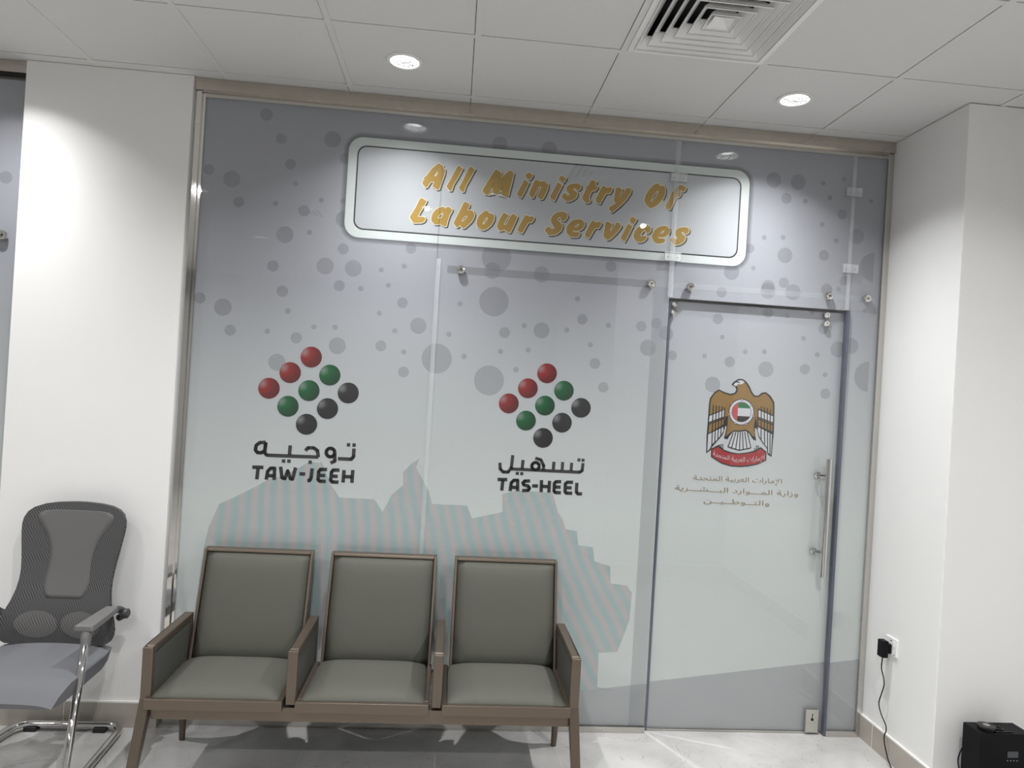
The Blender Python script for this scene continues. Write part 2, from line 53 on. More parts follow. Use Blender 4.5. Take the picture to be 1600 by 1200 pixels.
EAGLE={'black':[(3.2446,1.8216),(3.2568,1.8371),(3.28,1.8532),(3.302,1.8545),(3.3235,1.8431),(3.3429,1.8195),(3.3601,1.7869),(3.3749,1.7717),(3.3923,1.7714),(3.4121,1.7887),(3.4348,1.7927),(3.4617,1.7741),(3.4831,1.7431),(3.4862,1.715),(3.4905,1.5874),(3.4882,1.5335),(3.4861,1.452),(3.4631,1.4636),(3.4563,1.4968),(3.4354,1.5192),(3.4091,1.5528),(3.3938,1.5989),(3.3855,1.5985),(3.3887,1.5684),(3.3963,1.534),(3.3859,1.5334),(3.3749,1.5442),(3.356,1.57),(3.338,1.5811),(3.3037,1.5759),(3.2693,1.574),(3.2531,1.5558),(3.2407,1.5324),(3.2247,1.5349),(3.2204,1.538),(3.227,1.5664),(3.2317,1.6014),(3.2249,1.6011),(3.2162,1.5625),(3.2056,1.5439),(3.1768,1.5089),(3.1588,1.4879),(3.1516,1.4709),(3.1294,1.4531),(3.1268,1.541),(3.1282,1.6078),(3.1293,1.7146),(3.1324,1.7428),(3.1538,1.7754),(3.1789,1.7923),(3.2099,1.7794),(3.2435,1.772),(3.2651,1.78),(3.2724,1.7965),(3.266,1.8095),(3.2546,1.8155)],'gold':[(3.2677,1.8284),(3.284,1.8441),(3.3025,1.8465),(3.3191,1.8355),(3.3357,1.8137),(3.352,1.7838),(3.3706,1.7641),(3.3948,1.7641),(3.4161,1.7802),(3.4353,1.7847),(3.4545,1.767),(3.475,1.7386),(3.4779,1.7145),(3.4814,1.5869),(3.3983,1.616),(3.3851,1.6622),(3.3793,1.6082),(3.3867,1.5549),(3.3741,1.5576),(3.3554,1.5801),(3.3375,1.5885),(3.3033,1.5826),(3.2689,1.5807),(3.2492,1.5643),(3.2309,1.5466),(3.2359,1.6003),(3.2368,1.6539),(3.2217,1.653),(3.2173,1.6127),(3.136,1.5581),(3.1364,1.6082),(3.1369,1.7137),(3.1401,1.7406),(3.1576,1.7683),(3.1793,1.785),(3.209,1.772),(3.244,1.764),(3.2711,1.7723),(3.281,1.7903),(3.2771,1.8102)],'white':[[(3.2621,1.8294),(3.2832,1.8454),(3.3011,1.8465),(3.3155,1.8379),(3.299,1.8249),(3.2803,1.8251),(3.2686,1.813),(3.2543,1.8209)],[(3.4001,1.7),(3.4805,1.6709),(3.4813,1.6353),(3.3999,1.6577)],[(3.3988,1.6079),(3.4809,1.5721),(3.4813,1.4632),(3.4668,1.4718),(3.4611,1.4971),(3.4387,1.5228),(3.413,1.5563),(3.3999,1.5892)],[(3.2138,1.6927),(3.1364,1.6549),(3.1345,1.6181),(3.2137,1.6492)],[(3.2182,1.598),(3.1343,1.5534),(3.1348,1.4647),(3.1477,1.4787),(3.1566,1.5012),(3.1794,1.5224),(3.2049,1.5552),(3.2166,1.5792)],[(3.2696,1.5687),(3.3038,1.5746),(3.3452,1.5755),(3.3681,1.4949),(3.3061,1.4796),(3.2452,1.4938)],[(3.229,1.5331),(3.2431,1.5285),(3.2266,1.5049),(3.2254,1.4781),(3.1935,1.4831),(3.195,1.5032),(3.2112,1.5081)],[(3.3755,1.5342),(3.3892,1.5363),(3.4058,1.5143),(3.4218,1.5031),(3.4206,1.4761),(3.3915,1.476),(3.3913,1.5015)]],'lines':[[(3.1523,1.7092),(3.1574,1.4892)],[(3.1696,1.7069),(3.1724,1.5134)],[(3.1849,1.7044),(3.1878,1.5309)],[(3.2009,1.702),(3.2026,1.5484)],[(3.2148,1.6995),(3.2164,1.5825)],[(3.2151,1.6493),(3.1319,1.6146)],[(3.2154,1.6895),(3.1338,1.6514)],[(3.2179,1.6027),(3.1328,1.5546)],[(3.2182,1.6428),(3.1325,1.6047)],[(3.3972,1.7032),(3.3997,1.5925)],[(3.413,1.7175),(3.4223,1.54)],[(3.4291,1.7151),(3.4431,1.519)],[(3.4462,1.7093),(3.4614,1.4917)],[(3.4632,1.7036),(3.4756,1.4655)],[(3.3999,1.6577),(3.4828,1.6327)],[(3.3987,1.6999),(3.482,1.6697)],[(3.3985,1.6126),(3.4829,1.5735)],[(3.3991,1.6482),(3.4828,1.622)],[(3.2696,1.5687),(3.2452,1.4925)],[(3.2832,1.5728),(3.2643,1.4848)],[(3.2955,1.5741),(3.2874,1.4806)],[(3.3072,1.5748),(3.3082,1.4784)],[(3.3189,1.5754),(3.3287,1.4828)],[(3.3314,1.5761),(3.3492,1.4879)],[(3.3452,1.5755),(3.3696,1.4936)],[(3.2452,1.4938),(3.3062,1.4783),(3.3682,1.4936)],[(3.2079,1.5066),(3.2061,1.4784)],[(3.2168,1.507),(3.2172,1.477)],[(3.1991,1.5034),(3.1948,1.4832)],[(3.3992,1.5086),(3.4026,1.4752)],[(3.4082,1.5091),(3.4123,1.4757)],[(3.3917,1.4948),(3.3916,1.4746)],[(3.2706,1.8366),(3.2894,1.835)],[(3.246,1.8217),(3.2556,1.8223)]],'rib_b':[(3.1539,1.479),(3.1924,1.5004),(3.2269,1.4768),(3.262,1.4666),(3.3071,1.4622),(3.3516,1.4699),(3.3925,1.4827),(3.4226,1.5018),(3.4567,1.478),(3.4574,1.4324),(3.4109,1.4085),(3.3562,1.395),(3.3115,1.3901),(3.2665,1.3912),(3.2141,1.404),(3.1565,1.4358)],'rib_r':[(3.1596,1.4746),(3.1916,1.491),(3.226,1.4687),(3.2624,1.4599),(3.3074,1.4569),(3.352,1.4632),(3.3943,1.4748),(3.4231,1.4931),(3.4507,1.4743),(3.4516,1.4361),(3.4091,1.4145),(3.3558,1.4017),(3.3111,1.3968),(3.2662,1.3972),(3.2158,1.4094),(3.1617,1.44)],'shield':[(3.3071,1.6799),(3.374,1.6837),(3.365,1.6832),(3.2836,1.6786)],'ribtext':[(3.1662,1.4563),(3.4467,1.4473),(3.3072,1.4267)],'text':[[(3.0688,1.3114),(3.5503,1.3145)],[(2.9734,1.2536),(3.6438,1.2515)],[(3.1306,1.1944),(3.4879,1.1939)]],'th':[(3.2964,1.9252),(3.2983,1.8932)],'stars':[(3.3059,1.7449),(3.3587,1.7198),(3.3718,1.6635),(3.3357,1.6192),(3.2762,1.6193),(3.2417,1.6649),(3.2534,1.7217)]}

# ---------------------------------------------------------------- materials
def mat(name, color, rough=0.5, metal=0.0, var=0.03, scale=60.0, bump=0.0, bump_scale=200.0, coat=0.0, spec=0.5, coords='Object'):
    m = bpy.data.materials.new(name)
    m.use_nodes = True
    nt = m.node_tree
    b = nt.nodes['Principled BSDF']
    b.inputs['Roughness'].default_value = rough
    b.inputs['Metallic'].default_value = metal
    b.inputs['Coat Weight'].default_value = coat
    b.inputs['Specular IOR Level'].default_value = spec
    tc = nt.nodes.new('ShaderNodeTexCoord')
    nz = nt.nodes.new('ShaderNodeTexNoise')
    nz.inputs['Scale'].default_value = scale
    nz.inputs['Detail'].default_value = 4
    nt.links.new(tc.outputs[coords], nz.inputs['Vector'])
    rp = nt.nodes.new('ShaderNodeMapRange')
    rp.inputs['To Min'].default_value = 1 - var
    rp.inputs['To Max'].default_value = 1 + var
    nt.links.new(nz.outputs['Fac'], rp.inputs['Value'])
    vm = nt.nodes.new('ShaderNodeVectorMath')
    vm.operation = 'SCALE'
    vm.inputs[0].default_value = color[:3]
    nt.links.new(rp.outputs[0], vm.inputs['Scale'])
    nt.links.new(vm.outputs[0], b.inputs['Base Color'])
    if bump:
        n2 = nt.nodes.new('ShaderNodeTexNoise')
        n2.inputs['Scale'].default_value = bump_scale
        n2.inputs['Detail'].default_value = 3
        nt.links.new(tc.outputs[coords], n2.inputs['Vector'])
        bp = nt.nodes.new('ShaderNodeBump')
        bp.inputs['Strength'].default_value = bump
        bp.inputs['Distance'].default_value = 0.002
        nt.links.new(n2.outputs['Fac'], bp.inputs['Height'])
        nt.links.new(bp.outputs[0], b.inputs['Normal'])
    return m

def emit(name, color, strength):
    m = bpy.data.materials.new(name)
    m.use_nodes = True
    nt = m.node_tree
    nt.nodes.clear()
    e = nt.nodes.new('ShaderNodeEmission')
    e.inputs[0].default_value = (*color, 1)
    e.inputs[1].default_value = strength
    o = nt.nodes.new('ShaderNodeOutputMaterial')
    nt.links.new(e.outputs[0], o.inputs[0])
    return m

def glass_mat(name, tint=(0.975, 0.985, 0.982), base=0.045):
    m = bpy.data.materials.new(name)
    m.use_nodes = True
    nt = m.node_tree
    nt.nodes.clear()
    lw = nt.nodes.new('ShaderNodeLayerWeight')
    pw = nt.nodes.new('ShaderNodeMath'); pw.operation = 'POWER'; pw.inputs[1].default_value = 5
    mr = nt.nodes.new('ShaderNodeMapRange')
    mr.inputs['To Min'].default_value = base
    mr.inputs['To Max'].default_value = 0.9
    nt.links.new(lw.outputs['Facing'], pw.inputs[0])
    nt.links.new(pw.outputs[0], mr.inputs['Value'])
    t = nt.nodes.new('ShaderNodeBsdfTransparent'); t.inputs[0].default_value = (*tint, 1)
    g = nt.nodes.new('ShaderNodeBsdfGlossy'); g.inputs['Roughness'].default_value = 0.0
    mx = nt.nodes.new('ShaderNodeMixShader')
    o = nt.nodes.new('ShaderNodeOutputMaterial')
    nt.links.new(mr.outputs[0], mx.inputs[0])
    nt.links.new(t.outputs[0], mx.inputs[1])
    nt.links.new(g.outputs[0], mx.inputs[2])
    nt.links.new(mx.outputs[0], o.inputs[0])
    return m

def ink_mat(name, color, alpha):
    """translucent tint layer"""
    m = bpy.data.materials.new(name)
    m.use_nodes = True
    nt = m.node_tree
    nt.nodes.clear()
    t = nt.nodes.new('ShaderNodeBsdfTransparent')
    d = nt.nodes.new('ShaderNodeBsdfDiffuse'); d.inputs[0].default_value = (*color, 1)
    mx = nt.nodes.new('ShaderNodeMixShader'); mx.inputs[0].default_value = alpha
    o = nt.nodes.new('ShaderNodeOutputMaterial')
    nt.links.new(t.outputs[0], mx.inputs[1])
    nt.links.new(d.outputs[0], mx.inputs[2])
    nt.links.new(mx.outputs[0], o.inputs[0])
    return m

def film_mat(name, top=(0.44, 0.437, 0.485), bottom=(0.75, 0.772, 0.765), trans=0.14):
    m = bpy.data.materials.new(name)
    m.use_nodes = True
    nt = m.node_tree
    nt.nodes.clear()
    tc = nt.nodes.new('ShaderNodeTexCoord')
    sp = nt.nodes.new('ShaderNodeSeparateXYZ')
    nt.links.new(tc.outputs['Object'], sp.inputs[0])
    mr = nt.nodes.new('ShaderNodeMapRange')
    mr.inputs['From Min'].default_value = 1.1
    mr.inputs['From Max'].default_value = 2.25
    nt.links.new(sp.outputs['Z'], mr.inputs['Value'])
    mc = nt.nodes.new('ShaderNodeMix'); mc.data_type = 'RGBA'
    mc.inputs['A'].default_value = (*bottom, 1)
    mc.inputs['B'].default_value = (*top, 1)
    nt.links.new(mr.outputs[0], mc.inputs['Factor'])
    nz = nt.nodes.new('ShaderNodeTexNoise'); nz.inputs['Scale'].default_value = 420; nz.inputs['Detail'].default_value = 2
    nt.links.new(tc.outputs['Object'], nz.inputs['Vector'])
    r2 = nt.nodes.new('ShaderNodeMapRange'); r2.inputs['To Min'].default_value = 0.955; r2.inputs['To Max'].default_value = 1.045
    nt.links.new(nz.outputs['Fac'], r2.inputs['Value'])
    vm = nt.nodes.new('ShaderNodeVectorMath'); vm.operation = 'SCALE'
    nt.links.new(mc.outputs['Result'], vm.inputs[0])
    nt.links.new(r2.outputs[0], vm.inputs['Scale'])
    d = nt.nodes.new('ShaderNodeBsdfDiffuse')
    nt.links.new(vm.outputs[0], d.inputs[0])
    tl = nt.nodes.new('ShaderNodeBsdfTranslucent')
    nt.links.new(vm.outputs[0], tl.inputs[0])
    mx = nt.nodes.new('ShaderNodeMixShader'); mx.inputs[0].default_value = trans
    nt.links.new(d.outputs[0], mx.inputs[1]); nt.links.new(tl.outputs[0], mx.inputs[2])
    o = nt.nodes.new('ShaderNodeOutputMaterial')
    nt.links.new(mx.outputs[0], o.inputs[0])
    return m

def stripe_mat(name):
    """dark reflections and moire painted as teal and pink stripes, part see-through to the film under it"""
    m = bpy.data.materials.new(name)
    m.use_nodes = True
    nt = m.node_tree
    nt.nodes.clear()
    tc = nt.nodes.new('ShaderNodeTexCoord')
    mp = nt.nodes.new('ShaderNodeMapping')
    nt.links.new(tc.outputs['Object'], mp.inputs[0])
    sx = nt.nodes.new('ShaderNodeSeparateXYZ'); nt.links.new(tc.outputs['Object'], sx.inputs[0])
    # the stripes lean further over towards the right: phase = x*k + (x-0.95)*z*q
    a = nt.nodes.new('ShaderNodeMath'); a.operation = 'SUBTRACT'; a.inputs[1].default_value = 1.0
    nt.links.new(sx.outputs['X'], a.inputs[0])
    b = nt.nodes.new('ShaderNodeMath'); b.operation = 'MULTIPLY'
    nt.links.new(a.outputs[0], b.inputs[0]); nt.links.new(sx.outputs['Z'], b.inputs[1])
    c = nt.nodes.new('ShaderNodeMath'); c.operation = 'MULTIPLY_ADD'; c.inputs[1].default_value = 0.42
    nt.links.new(b.outputs[0], c.inputs[0]); nt.links.new(sx.outputs['X'], c.inputs[2])
    nz = nt.nodes.new('ShaderNodeTexNoise'); nz.inputs['Scale'].default_value = 2.2
    nt.links.new(tc.outputs['Object'], nz.inputs['Vector'])
    e = nt.nodes.new('ShaderNodeMath'); e.operation = 'MULTIPLY_ADD'; e.inputs[1].default_value = 0.10
    nt.links.new(nz.outputs['Fac'], e.inputs[0]); nt.links.new(c.outputs[0], e.inputs[2])
    f = nt.nodes.new('ShaderNodeMath'); f.operation = 'MULTIPLY'; f.inputs[1].default_value = 2 * PI / 0.092
    nt.links.new(e.outputs[0], f.inputs[0])
    s = nt.nodes.new('ShaderNodeMath'); s.operation = 'SINE'; nt.links.new(f.outputs[0], s.inputs[0])
    r = nt.nodes.new('ShaderNodeMapRange'); r.inputs['From Min'].default_value = -1.0
    nt.links.new(s.outputs[0], r.inputs['Value'])
    mc = nt.nodes.new('ShaderNodeMix'); mc.data_type = 'RGBA'
    mc.inputs['A'].default_value = (0.36, 0.55, 0.56, 1)
    mc.inputs['B'].default_value = (0.64, 0.54, 0.55, 1)
    nt.links.new(r.outputs[0], mc.inputs['Factor'])
    d = nt.nodes.new('ShaderNodeBsdfDiffuse'); nt.links.new(mc.outputs['Result'], d.inputs[0])
    t = nt.nodes.new('ShaderNodeBsdfTransparent')
    mx = nt.nodes.new('ShaderNodeMixShader'); mx.inputs[0].default_value = 0.44
    nt.links.new(t.outputs[0], mx.inputs[1]); nt.links.new(d.outputs[0], mx.inputs[2])
    o = nt.nodes.new('ShaderNodeOutputMaterial'); nt.links.new(mx.outputs[0], o.inputs[0])
    return m

def floor_mat(name):
    m = bpy.data.materials.new(name)
    m.use_nodes = True
    nt = m.node_tree
    b = nt.nodes['Principled BSDF']
    b.inputs['Roughness'].default_value = 0.10
    b.inputs['Specular IOR Level'].default_value = 0.5
    tc = nt.nodes.new('ShaderNodeTexCoord')
    # marble: soft clouds and thin darker veins
    n1 = nt.nodes.new('ShaderNodeTexNoise'); n1.inputs['Scale'].default_value = 3.2; n1.inputs['Detail'].default_value = 8; n1.inputs['Distortion'].default_value = 0.6
    nt.links.new(tc.outputs['Object'], n1.inputs['Vector'])
    cr = nt.nodes.new('ShaderNodeMix'); cr.data_type = 'RGBA'
    cr.inputs['A'].default_value = (0.44, 0.43, 0.415, 1)
    cr.inputs['B'].default_value = (0.60, 0.59, 0.575, 1)
    mr = nt.nodes.new('ShaderNodeMapRange'); mr.inputs['From Min'].default_value = 0.3; mr.inputs['From Max'].default_value = 0.7
    nt.links.new(n1.outputs['Fac'], mr.inputs['Value']); nt.links.new(mr.outputs[0], cr.inputs['Factor'])
    n2 = nt.nodes.new('ShaderNodeTexNoise'); n2.inputs['Scale'].default_value = 2.3; n2.inputs['Detail'].default_value = 5; n2.inputs['Distortion'].default_value = 2.2
    nt.links.new(tc.outputs['Object'], n2.inputs['Vector'])
    s1 = nt.nodes.new('ShaderNodeMath'); s1.operation = 'SUBTRACT'; s1.inputs[1].default_value = 0.5
    nt.links.new(n2.outputs['Fac'], s1.inputs[0])
    s2 = nt.nodes.new('ShaderNodeMath'); s2.operation = 'ABSOLUTE'; nt.links.new(s1.outputs[0], s2.inputs[0])
    s3 = nt.nodes.new('ShaderNodeMapRange'); s3.inputs['From Max'].default_value = 0.006; s3.inputs['To Min'].default_value = 0.35; s3.inputs['To Max'].default_value = 0.0
    nt.links.new(s2.outputs[0], s3.inputs['Value'])
    mv = nt.nodes.new('ShaderNodeMix'); mv.data_type = 'RGBA'; mv.inputs['B'].default_value = (0.16, 0.15, 0.145, 1)
    nt.links.new(cr.outputs['Result'], mv.inputs['A']); nt.links.new(s3.outputs[0], mv.inputs['Factor'])
    # joints between the slabs
    sx = nt.nodes.new('ShaderNodeSeparateXYZ'); nt.links.new(tc.outputs['Object'], sx.inputs[0])
    def joint(axis, off, step):
        a = nt.nodes.new('ShaderNodeMath'); a.operation = 'ADD'; a.inputs[1].default_value = -off + 40 * step
        nt.links.new(sx.outputs[axis], a.inputs[0])
        p = nt.nodes.new('ShaderNodeMath'); p.operation = 'PINGPONG'; p.inputs[1].default_value = step / 2
        nt.links.new(a.outputs[0], p.inputs[0])
        c = nt.nodes.new('ShaderNodeMath'); c.operation = 'LESS_THAN'; c.inputs[1].default_value = 0.0016
        nt.links.new(p.outputs[0], c.inputs[0])
        return c
    jx, jy = joint('X', 1.208, 0.598), joint('Y', -0.12, 1.198)
    mxm = nt.nodes.new('ShaderNodeMath'); mxm.operation = 'MAXIMUM'
    nt.links.new(jx.outputs[0], mxm.inputs[0]); nt.links.new(jy.outputs[0], mxm.inputs[1])
    mj = nt.nodes.new('ShaderNodeMix'); mj.data_type = 'RGBA'; mj.inputs['B'].default_value = (0.56, 0.55, 0.53, 1)
    nt.links.new(mv.outputs['Result'], mj.inputs['A']); nt.links.new(mxm.outputs[0], mj.inputs['Factor'])
    nt.links.new(mj.outputs['Result'], b.inputs['Base Color'])
    return m

def knit_mat(name, c1, c2, period=0.012):
    m = bpy.data.materials.new(name)
    m.use_nodes = True
    nt = m.node_tree
    b = nt.nodes['Principled BSDF']
    b.inputs['Roughness'].default_value = 0.8
    tc = nt.nodes.new('ShaderNodeTexCoord')
    mp = nt.nodes.new('ShaderNodeVectorMath'); mp.operation = 'DOT_PRODUCT'
    mp.inputs[1].default_value = (0.86, 0, 0.51)
    nt.links.new(tc.outputs['Object'], mp.inputs[0])
    nz = nt.nodes.new('ShaderNodeTexNoise'); nz.inputs['Scale'].default_value = 26; nz.inputs['Detail'].default_value = 2
    ms = nt.nodes.new('ShaderNodeMapping'); ms.inputs['Scale'].default_value = (0.35, 1, 1.6)
    nt.links.new(tc.outputs['Object'], ms.inputs[0]); nt.links.new(ms.outputs[0], nz.inputs['Vector'])
    f = nt.nodes.new('ShaderNodeMath'); f.operation = 'MULTIPLY'; f.inputs[1].default_value = 2 * PI / period
    nt.links.new(mp.outputs['Value'], f.inputs[0])
    s = nt.nodes.new('ShaderNodeMath'); s.operation = 'SINE'; nt.links.new(f.outputs[0], s.inputs[0])
    g = nt.nodes.new('ShaderNodeMapRange'); g.inputs['From Min'].default_value = 0.42; g.inputs['From Max'].default_value = 0.62
    nt.links.new(nz.outputs['Fac'], g.inputs['Value'])
    h = nt.nodes.new('ShaderNodeMath'); h.operation = 'MULTIPLY'; nt.links.new(s.outputs[0], h.inputs[0]); nt.links.new(g.outputs[0], h.inputs[1])
    r = nt.nodes.new('ShaderNodeMapRange'); r.inputs['From Min'].default_value = -1
    nt.links.new(h.outputs[0], r.inputs['Value'])
    mc = nt.nodes.new('ShaderNodeMix'); mc.data_type = 'RGBA'
    mc.inputs['A'].default_value = (*c1, 1); mc.inputs['B'].default_value = (*c2, 1)
    nt.links.new(r.outputs[0], mc.inputs['Factor'])
    nt.links.new(mc.outputs['Result'], b.inputs['Base Color'])
    return m

def ball_mat(name, c):
    """printed ball: a pale upper-left spot in the artwork running into a dark lower right"""
    m = bpy.data.materials.new(name)
    m.use_nodes = True
    nt = m.node_tree
    b = nt.nodes['Principled BSDF']
    b.inputs['Roughness'].default_value = 0.6
    b.inputs['Specular IOR Level'].default_value = 0.1
    tc = nt.nodes.new('ShaderNodeTexCoord')
    v = nt.nodes.new('ShaderNodeVectorMath'); v.operation = 'DISTANCE'
    v.inputs[1].default_value = (0.18, 0.5, 0.72)
    fl = nt.nodes.new('ShaderNodeVectorMath'); fl.operation = 'MULTIPLY'; fl.inputs[1].default_value = (1, 0, 1)
    ad = nt.nodes.new('ShaderNodeVectorMath'); ad.operation = 'ADD'; ad.inputs[1].default_value = (0, 0.5, 0)
    nt.links.new(tc.outputs['Generated'], fl.inputs[0]); nt.links.new(fl.outputs[0], ad.inputs[0]); nt.links.new(ad.outputs[0], v.inputs[0])
    cr = nt.nodes.new('ShaderNodeValToRGB')
    e = cr.color_ramp.elements
    e[0].position = 0.0; e[0].color = (*[x * 0.5 + 0.22 for x in c], 1)
    e[1].position = 1.0; e[1].color = (*[x * 0.25 + 0.015 for x in c], 1)
    k = cr.color_ramp.elements.new(0.28); k.color = (*c, 1)
    k2 = cr.color_ramp.elements.new(0.62); k2.color = (*[x * 0.5 + 0.012 for x in c], 1)
    nt.links.new(v.outputs['Value'], cr.inputs[0])
    nt.links.new(cr.outputs[0], b.inputs['Base Color'])
    return m

M = {}
M['wall'] = mat('white_paint', (0.80, 0.795, 0.78), 0.6, var=0.012, scale=8, bump=0.04, bump_scale=260, spec=0.25)
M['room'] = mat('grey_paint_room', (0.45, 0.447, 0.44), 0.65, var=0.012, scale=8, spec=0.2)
M['ceil'] = mat('ceiling_tile', (0.70, 0.69, 0.675), 0.8, var=0.012, scale=40, spec=0.2)
M['void'] = mat('ceiling_void', (0.02, 0.02, 0.02), 0.9)
M['vent'] = mat('vent_white', (0.85, 0.845, 0.83), 0.45, var=0.01)
M['floor'] = floor_mat('marble_tile')
M['skirt'] = mat('beige_tile', (0.42, 0.385, 0.335), 0.25, var=0.10, scale=14)
M['skirt_top'] = mat('white_bead', (0.82, 0.81, 0.78), 0.5, var=0.01)
M['header'] = mat('brushed_steel_header', (0.60, 0.55, 0.485), 0.16, 1.0, var=0.10, scale=18)
M['steel'] = mat('polished_steel', (0.74, 0.72, 0.69), 0.06, 1.0, var=0.04, scale=20)
M['satin'] = mat('satin_steel', (0.62, 0.60, 0.565), 0.24, 1.0, var=0.05, scale=60)
M['chrome'] = mat('chrome', (0.66, 0.655, 0.645), 0.05, 1.0, var=0.02)
M['glass'] = glass_mat('clear_glass')
M['glass_edge'] = mat('glass_edge', (0.10, 0.105, 0.14), 0.3, var=0.15, scale=30)
M['seal'] = ink_mat('clear_seal', (0.80, 0.83, 0.83), 0.15)
M['film'] = film_mat('printed_film')
M['film_strip'] = ink_mat('film_strip', (0.42, 0.43, 0.45), 0.30)
M['bubble'] = ink_mat('bubble_ink', (0.21, 0.21, 0.235), 0.19)
M['wedge'] = ink_mat('grey_ink', (0.42, 0.40, 0.44), 0.36)
M['stripe'] = stripe_mat('painted_reflection')
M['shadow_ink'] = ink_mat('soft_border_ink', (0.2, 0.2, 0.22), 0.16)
M['sign_rim'] = mat('sign_rim', (0.66, 0.69, 0.685), 0.5, var=0.01)
M['sign_field'] = mat('sign_field', (0.50, 0.505, 0.54), 0.5, var=0.02, scale=300)
M['black_ink'] = mat('black_ink', (0.012, 0.012, 0.013), 0.5, var=0.05)
M['grey_ink'] = mat('charcoal_ink', (0.026, 0.023, 0.024), 0.5, var=0.2, scale=120)
M['drop_ink'] = mat('dark_ink', (0.05, 0.05, 0.055), 0.6, var=0.05)
M['cream'] = mat('cream_ink', (0.80, 0.74, 0.58), 0.5, var=0.02)
M['gold_ink'] = mat('gold_ink', (0.43, 0.25, 0.038), 0.5, var=0.05, scale=80)
M['eagle_gold'] = mat('eagle_gold', (0.27, 0.15, 0.042), 0.5, var=0.06)
M['eagle_white'] = mat('eagle_white', (0.60, 0.59, 0.62), 0.5, var=0.05)
M['red_ink'] = mat('red_ink', (0.36, 0.02, 0.025), 0.5, var=0.05)
M['flag_red'] = mat('flag_red', (0.50, 0.07, 0.08), 0.5, var=0.05)
M['flag_green'] = mat('flag_green', (0.015, 0.16, 0.05), 0.5, var=0.05)
M['text_gold'] = mat('text_gold', (0.30, 0.20, 0.09), 0.5, var=0.04)
M['ball_red'] = ball_mat('ball_red', (0.30, 0.032, 0.034))
M['ball_green'] = ball_mat('ball_green', (0.015, 0.125, 0.045))
M['ball_black'] = ball_mat('ball_black', (0.034, 0.031, 0.034))
M['bench_metal'] = mat('bronze_paint', (0.160, 0.128, 0.099), 0.35, 0.7, var=0.03, scale=300)
M['leather'] = mat('grey_green_leather', (0.097, 0.097, 0.081), 0.55, var=0.03, scale=30, bump=0.05, bump_scale=500, spec=0.12)
M['panel'] = mat('panel_leather', (0.075, 0.076, 0.068), 0.5, var=0.03, scale=30)
M['mesh_dark'] = knit_mat('knit_dark', (0.018, 0.018, 0.019), (0.105, 0.102, 0.101), 0.0095)
M['mesh_light'] = knit_mat('knit_light', (0.092, 0.09, 0.088), (0.135, 0.132, 0.128), 0.006)
M['mesh_mid'] = knit_mat('knit_mid', (0.045, 0.043, 0.044), (0.165, 0.16, 0.155), 0.010)
M['plastic'] = mat('grey_plastic', (0.155, 0.15, 0.148), 0.5, var=0.03)
M['plastic_dark'] = mat('dark_plastic', (0.055, 0.053, 0.053), 0.45, var=0.03)
M['fabric'] = mat('grey_fabric', (0.145, 0.147, 0.158), 0.85, var=0.06, scale=500, bump=0.1, bump_scale=900)
M['rubber'] = mat('black_rubber', (0.012, 0.012, 0.012), 0.6)
M['black_box'] = mat('black_case', (0.0045, 0.0045, 0.006), 0.55, var=0.1, scale=200, spec=0.16)
M['black_gloss'] = mat('black_gloss', (0.006, 0.006, 0.006), 0.25, spec=0.3)
M['screen'] = mat('grey_screen', (0.055, 0.065, 0.068), 0.25)
M['socket'] = mat('socket_white', (0.86, 0.86, 0.85), 0.3, var=0.01)
M['lamp_trim'] = mat('lamp_trim', (0.80, 0.79, 0.77), 0.4, var=0.01)
M['lamp_glow'] = emit('lamp_glow', (1.0, 0.995, 0.97), 11.0)

def facet_mat():
    m = bpy.data.materials.new('faceted_reflector')
    m.use_nodes = True
    nt = m.node_tree
    b = nt.nodes['Principled BSDF']
    b.inputs['Metallic'].default_value = 1.0
    b.inputs['Roughness'].default_value = 0.2
    b.inputs['Base Color'].default_value = (0.95, 0.95, 0.94, 1)
    tc = nt.nodes.new('ShaderNodeTexCoord')
    vo = nt.nodes.new('ShaderNodeTexVoronoi'); vo.inputs['Scale'].default_value = 90
    nt.links.new(tc.outputs['Object'], vo.inputs['Vector'])
    bp = nt.nodes.new('ShaderNodeBump'); bp.inputs['Strength'].default_value = 0.8; bp.inputs['Distance'].default_value = 0.004
    nt.links.new(vo.outputs['Distance'], bp.inputs['Height'])
    nt.links.new(bp.outputs[0], b.inputs['Normal'])
    return m
M['facet'] = facet_mat()

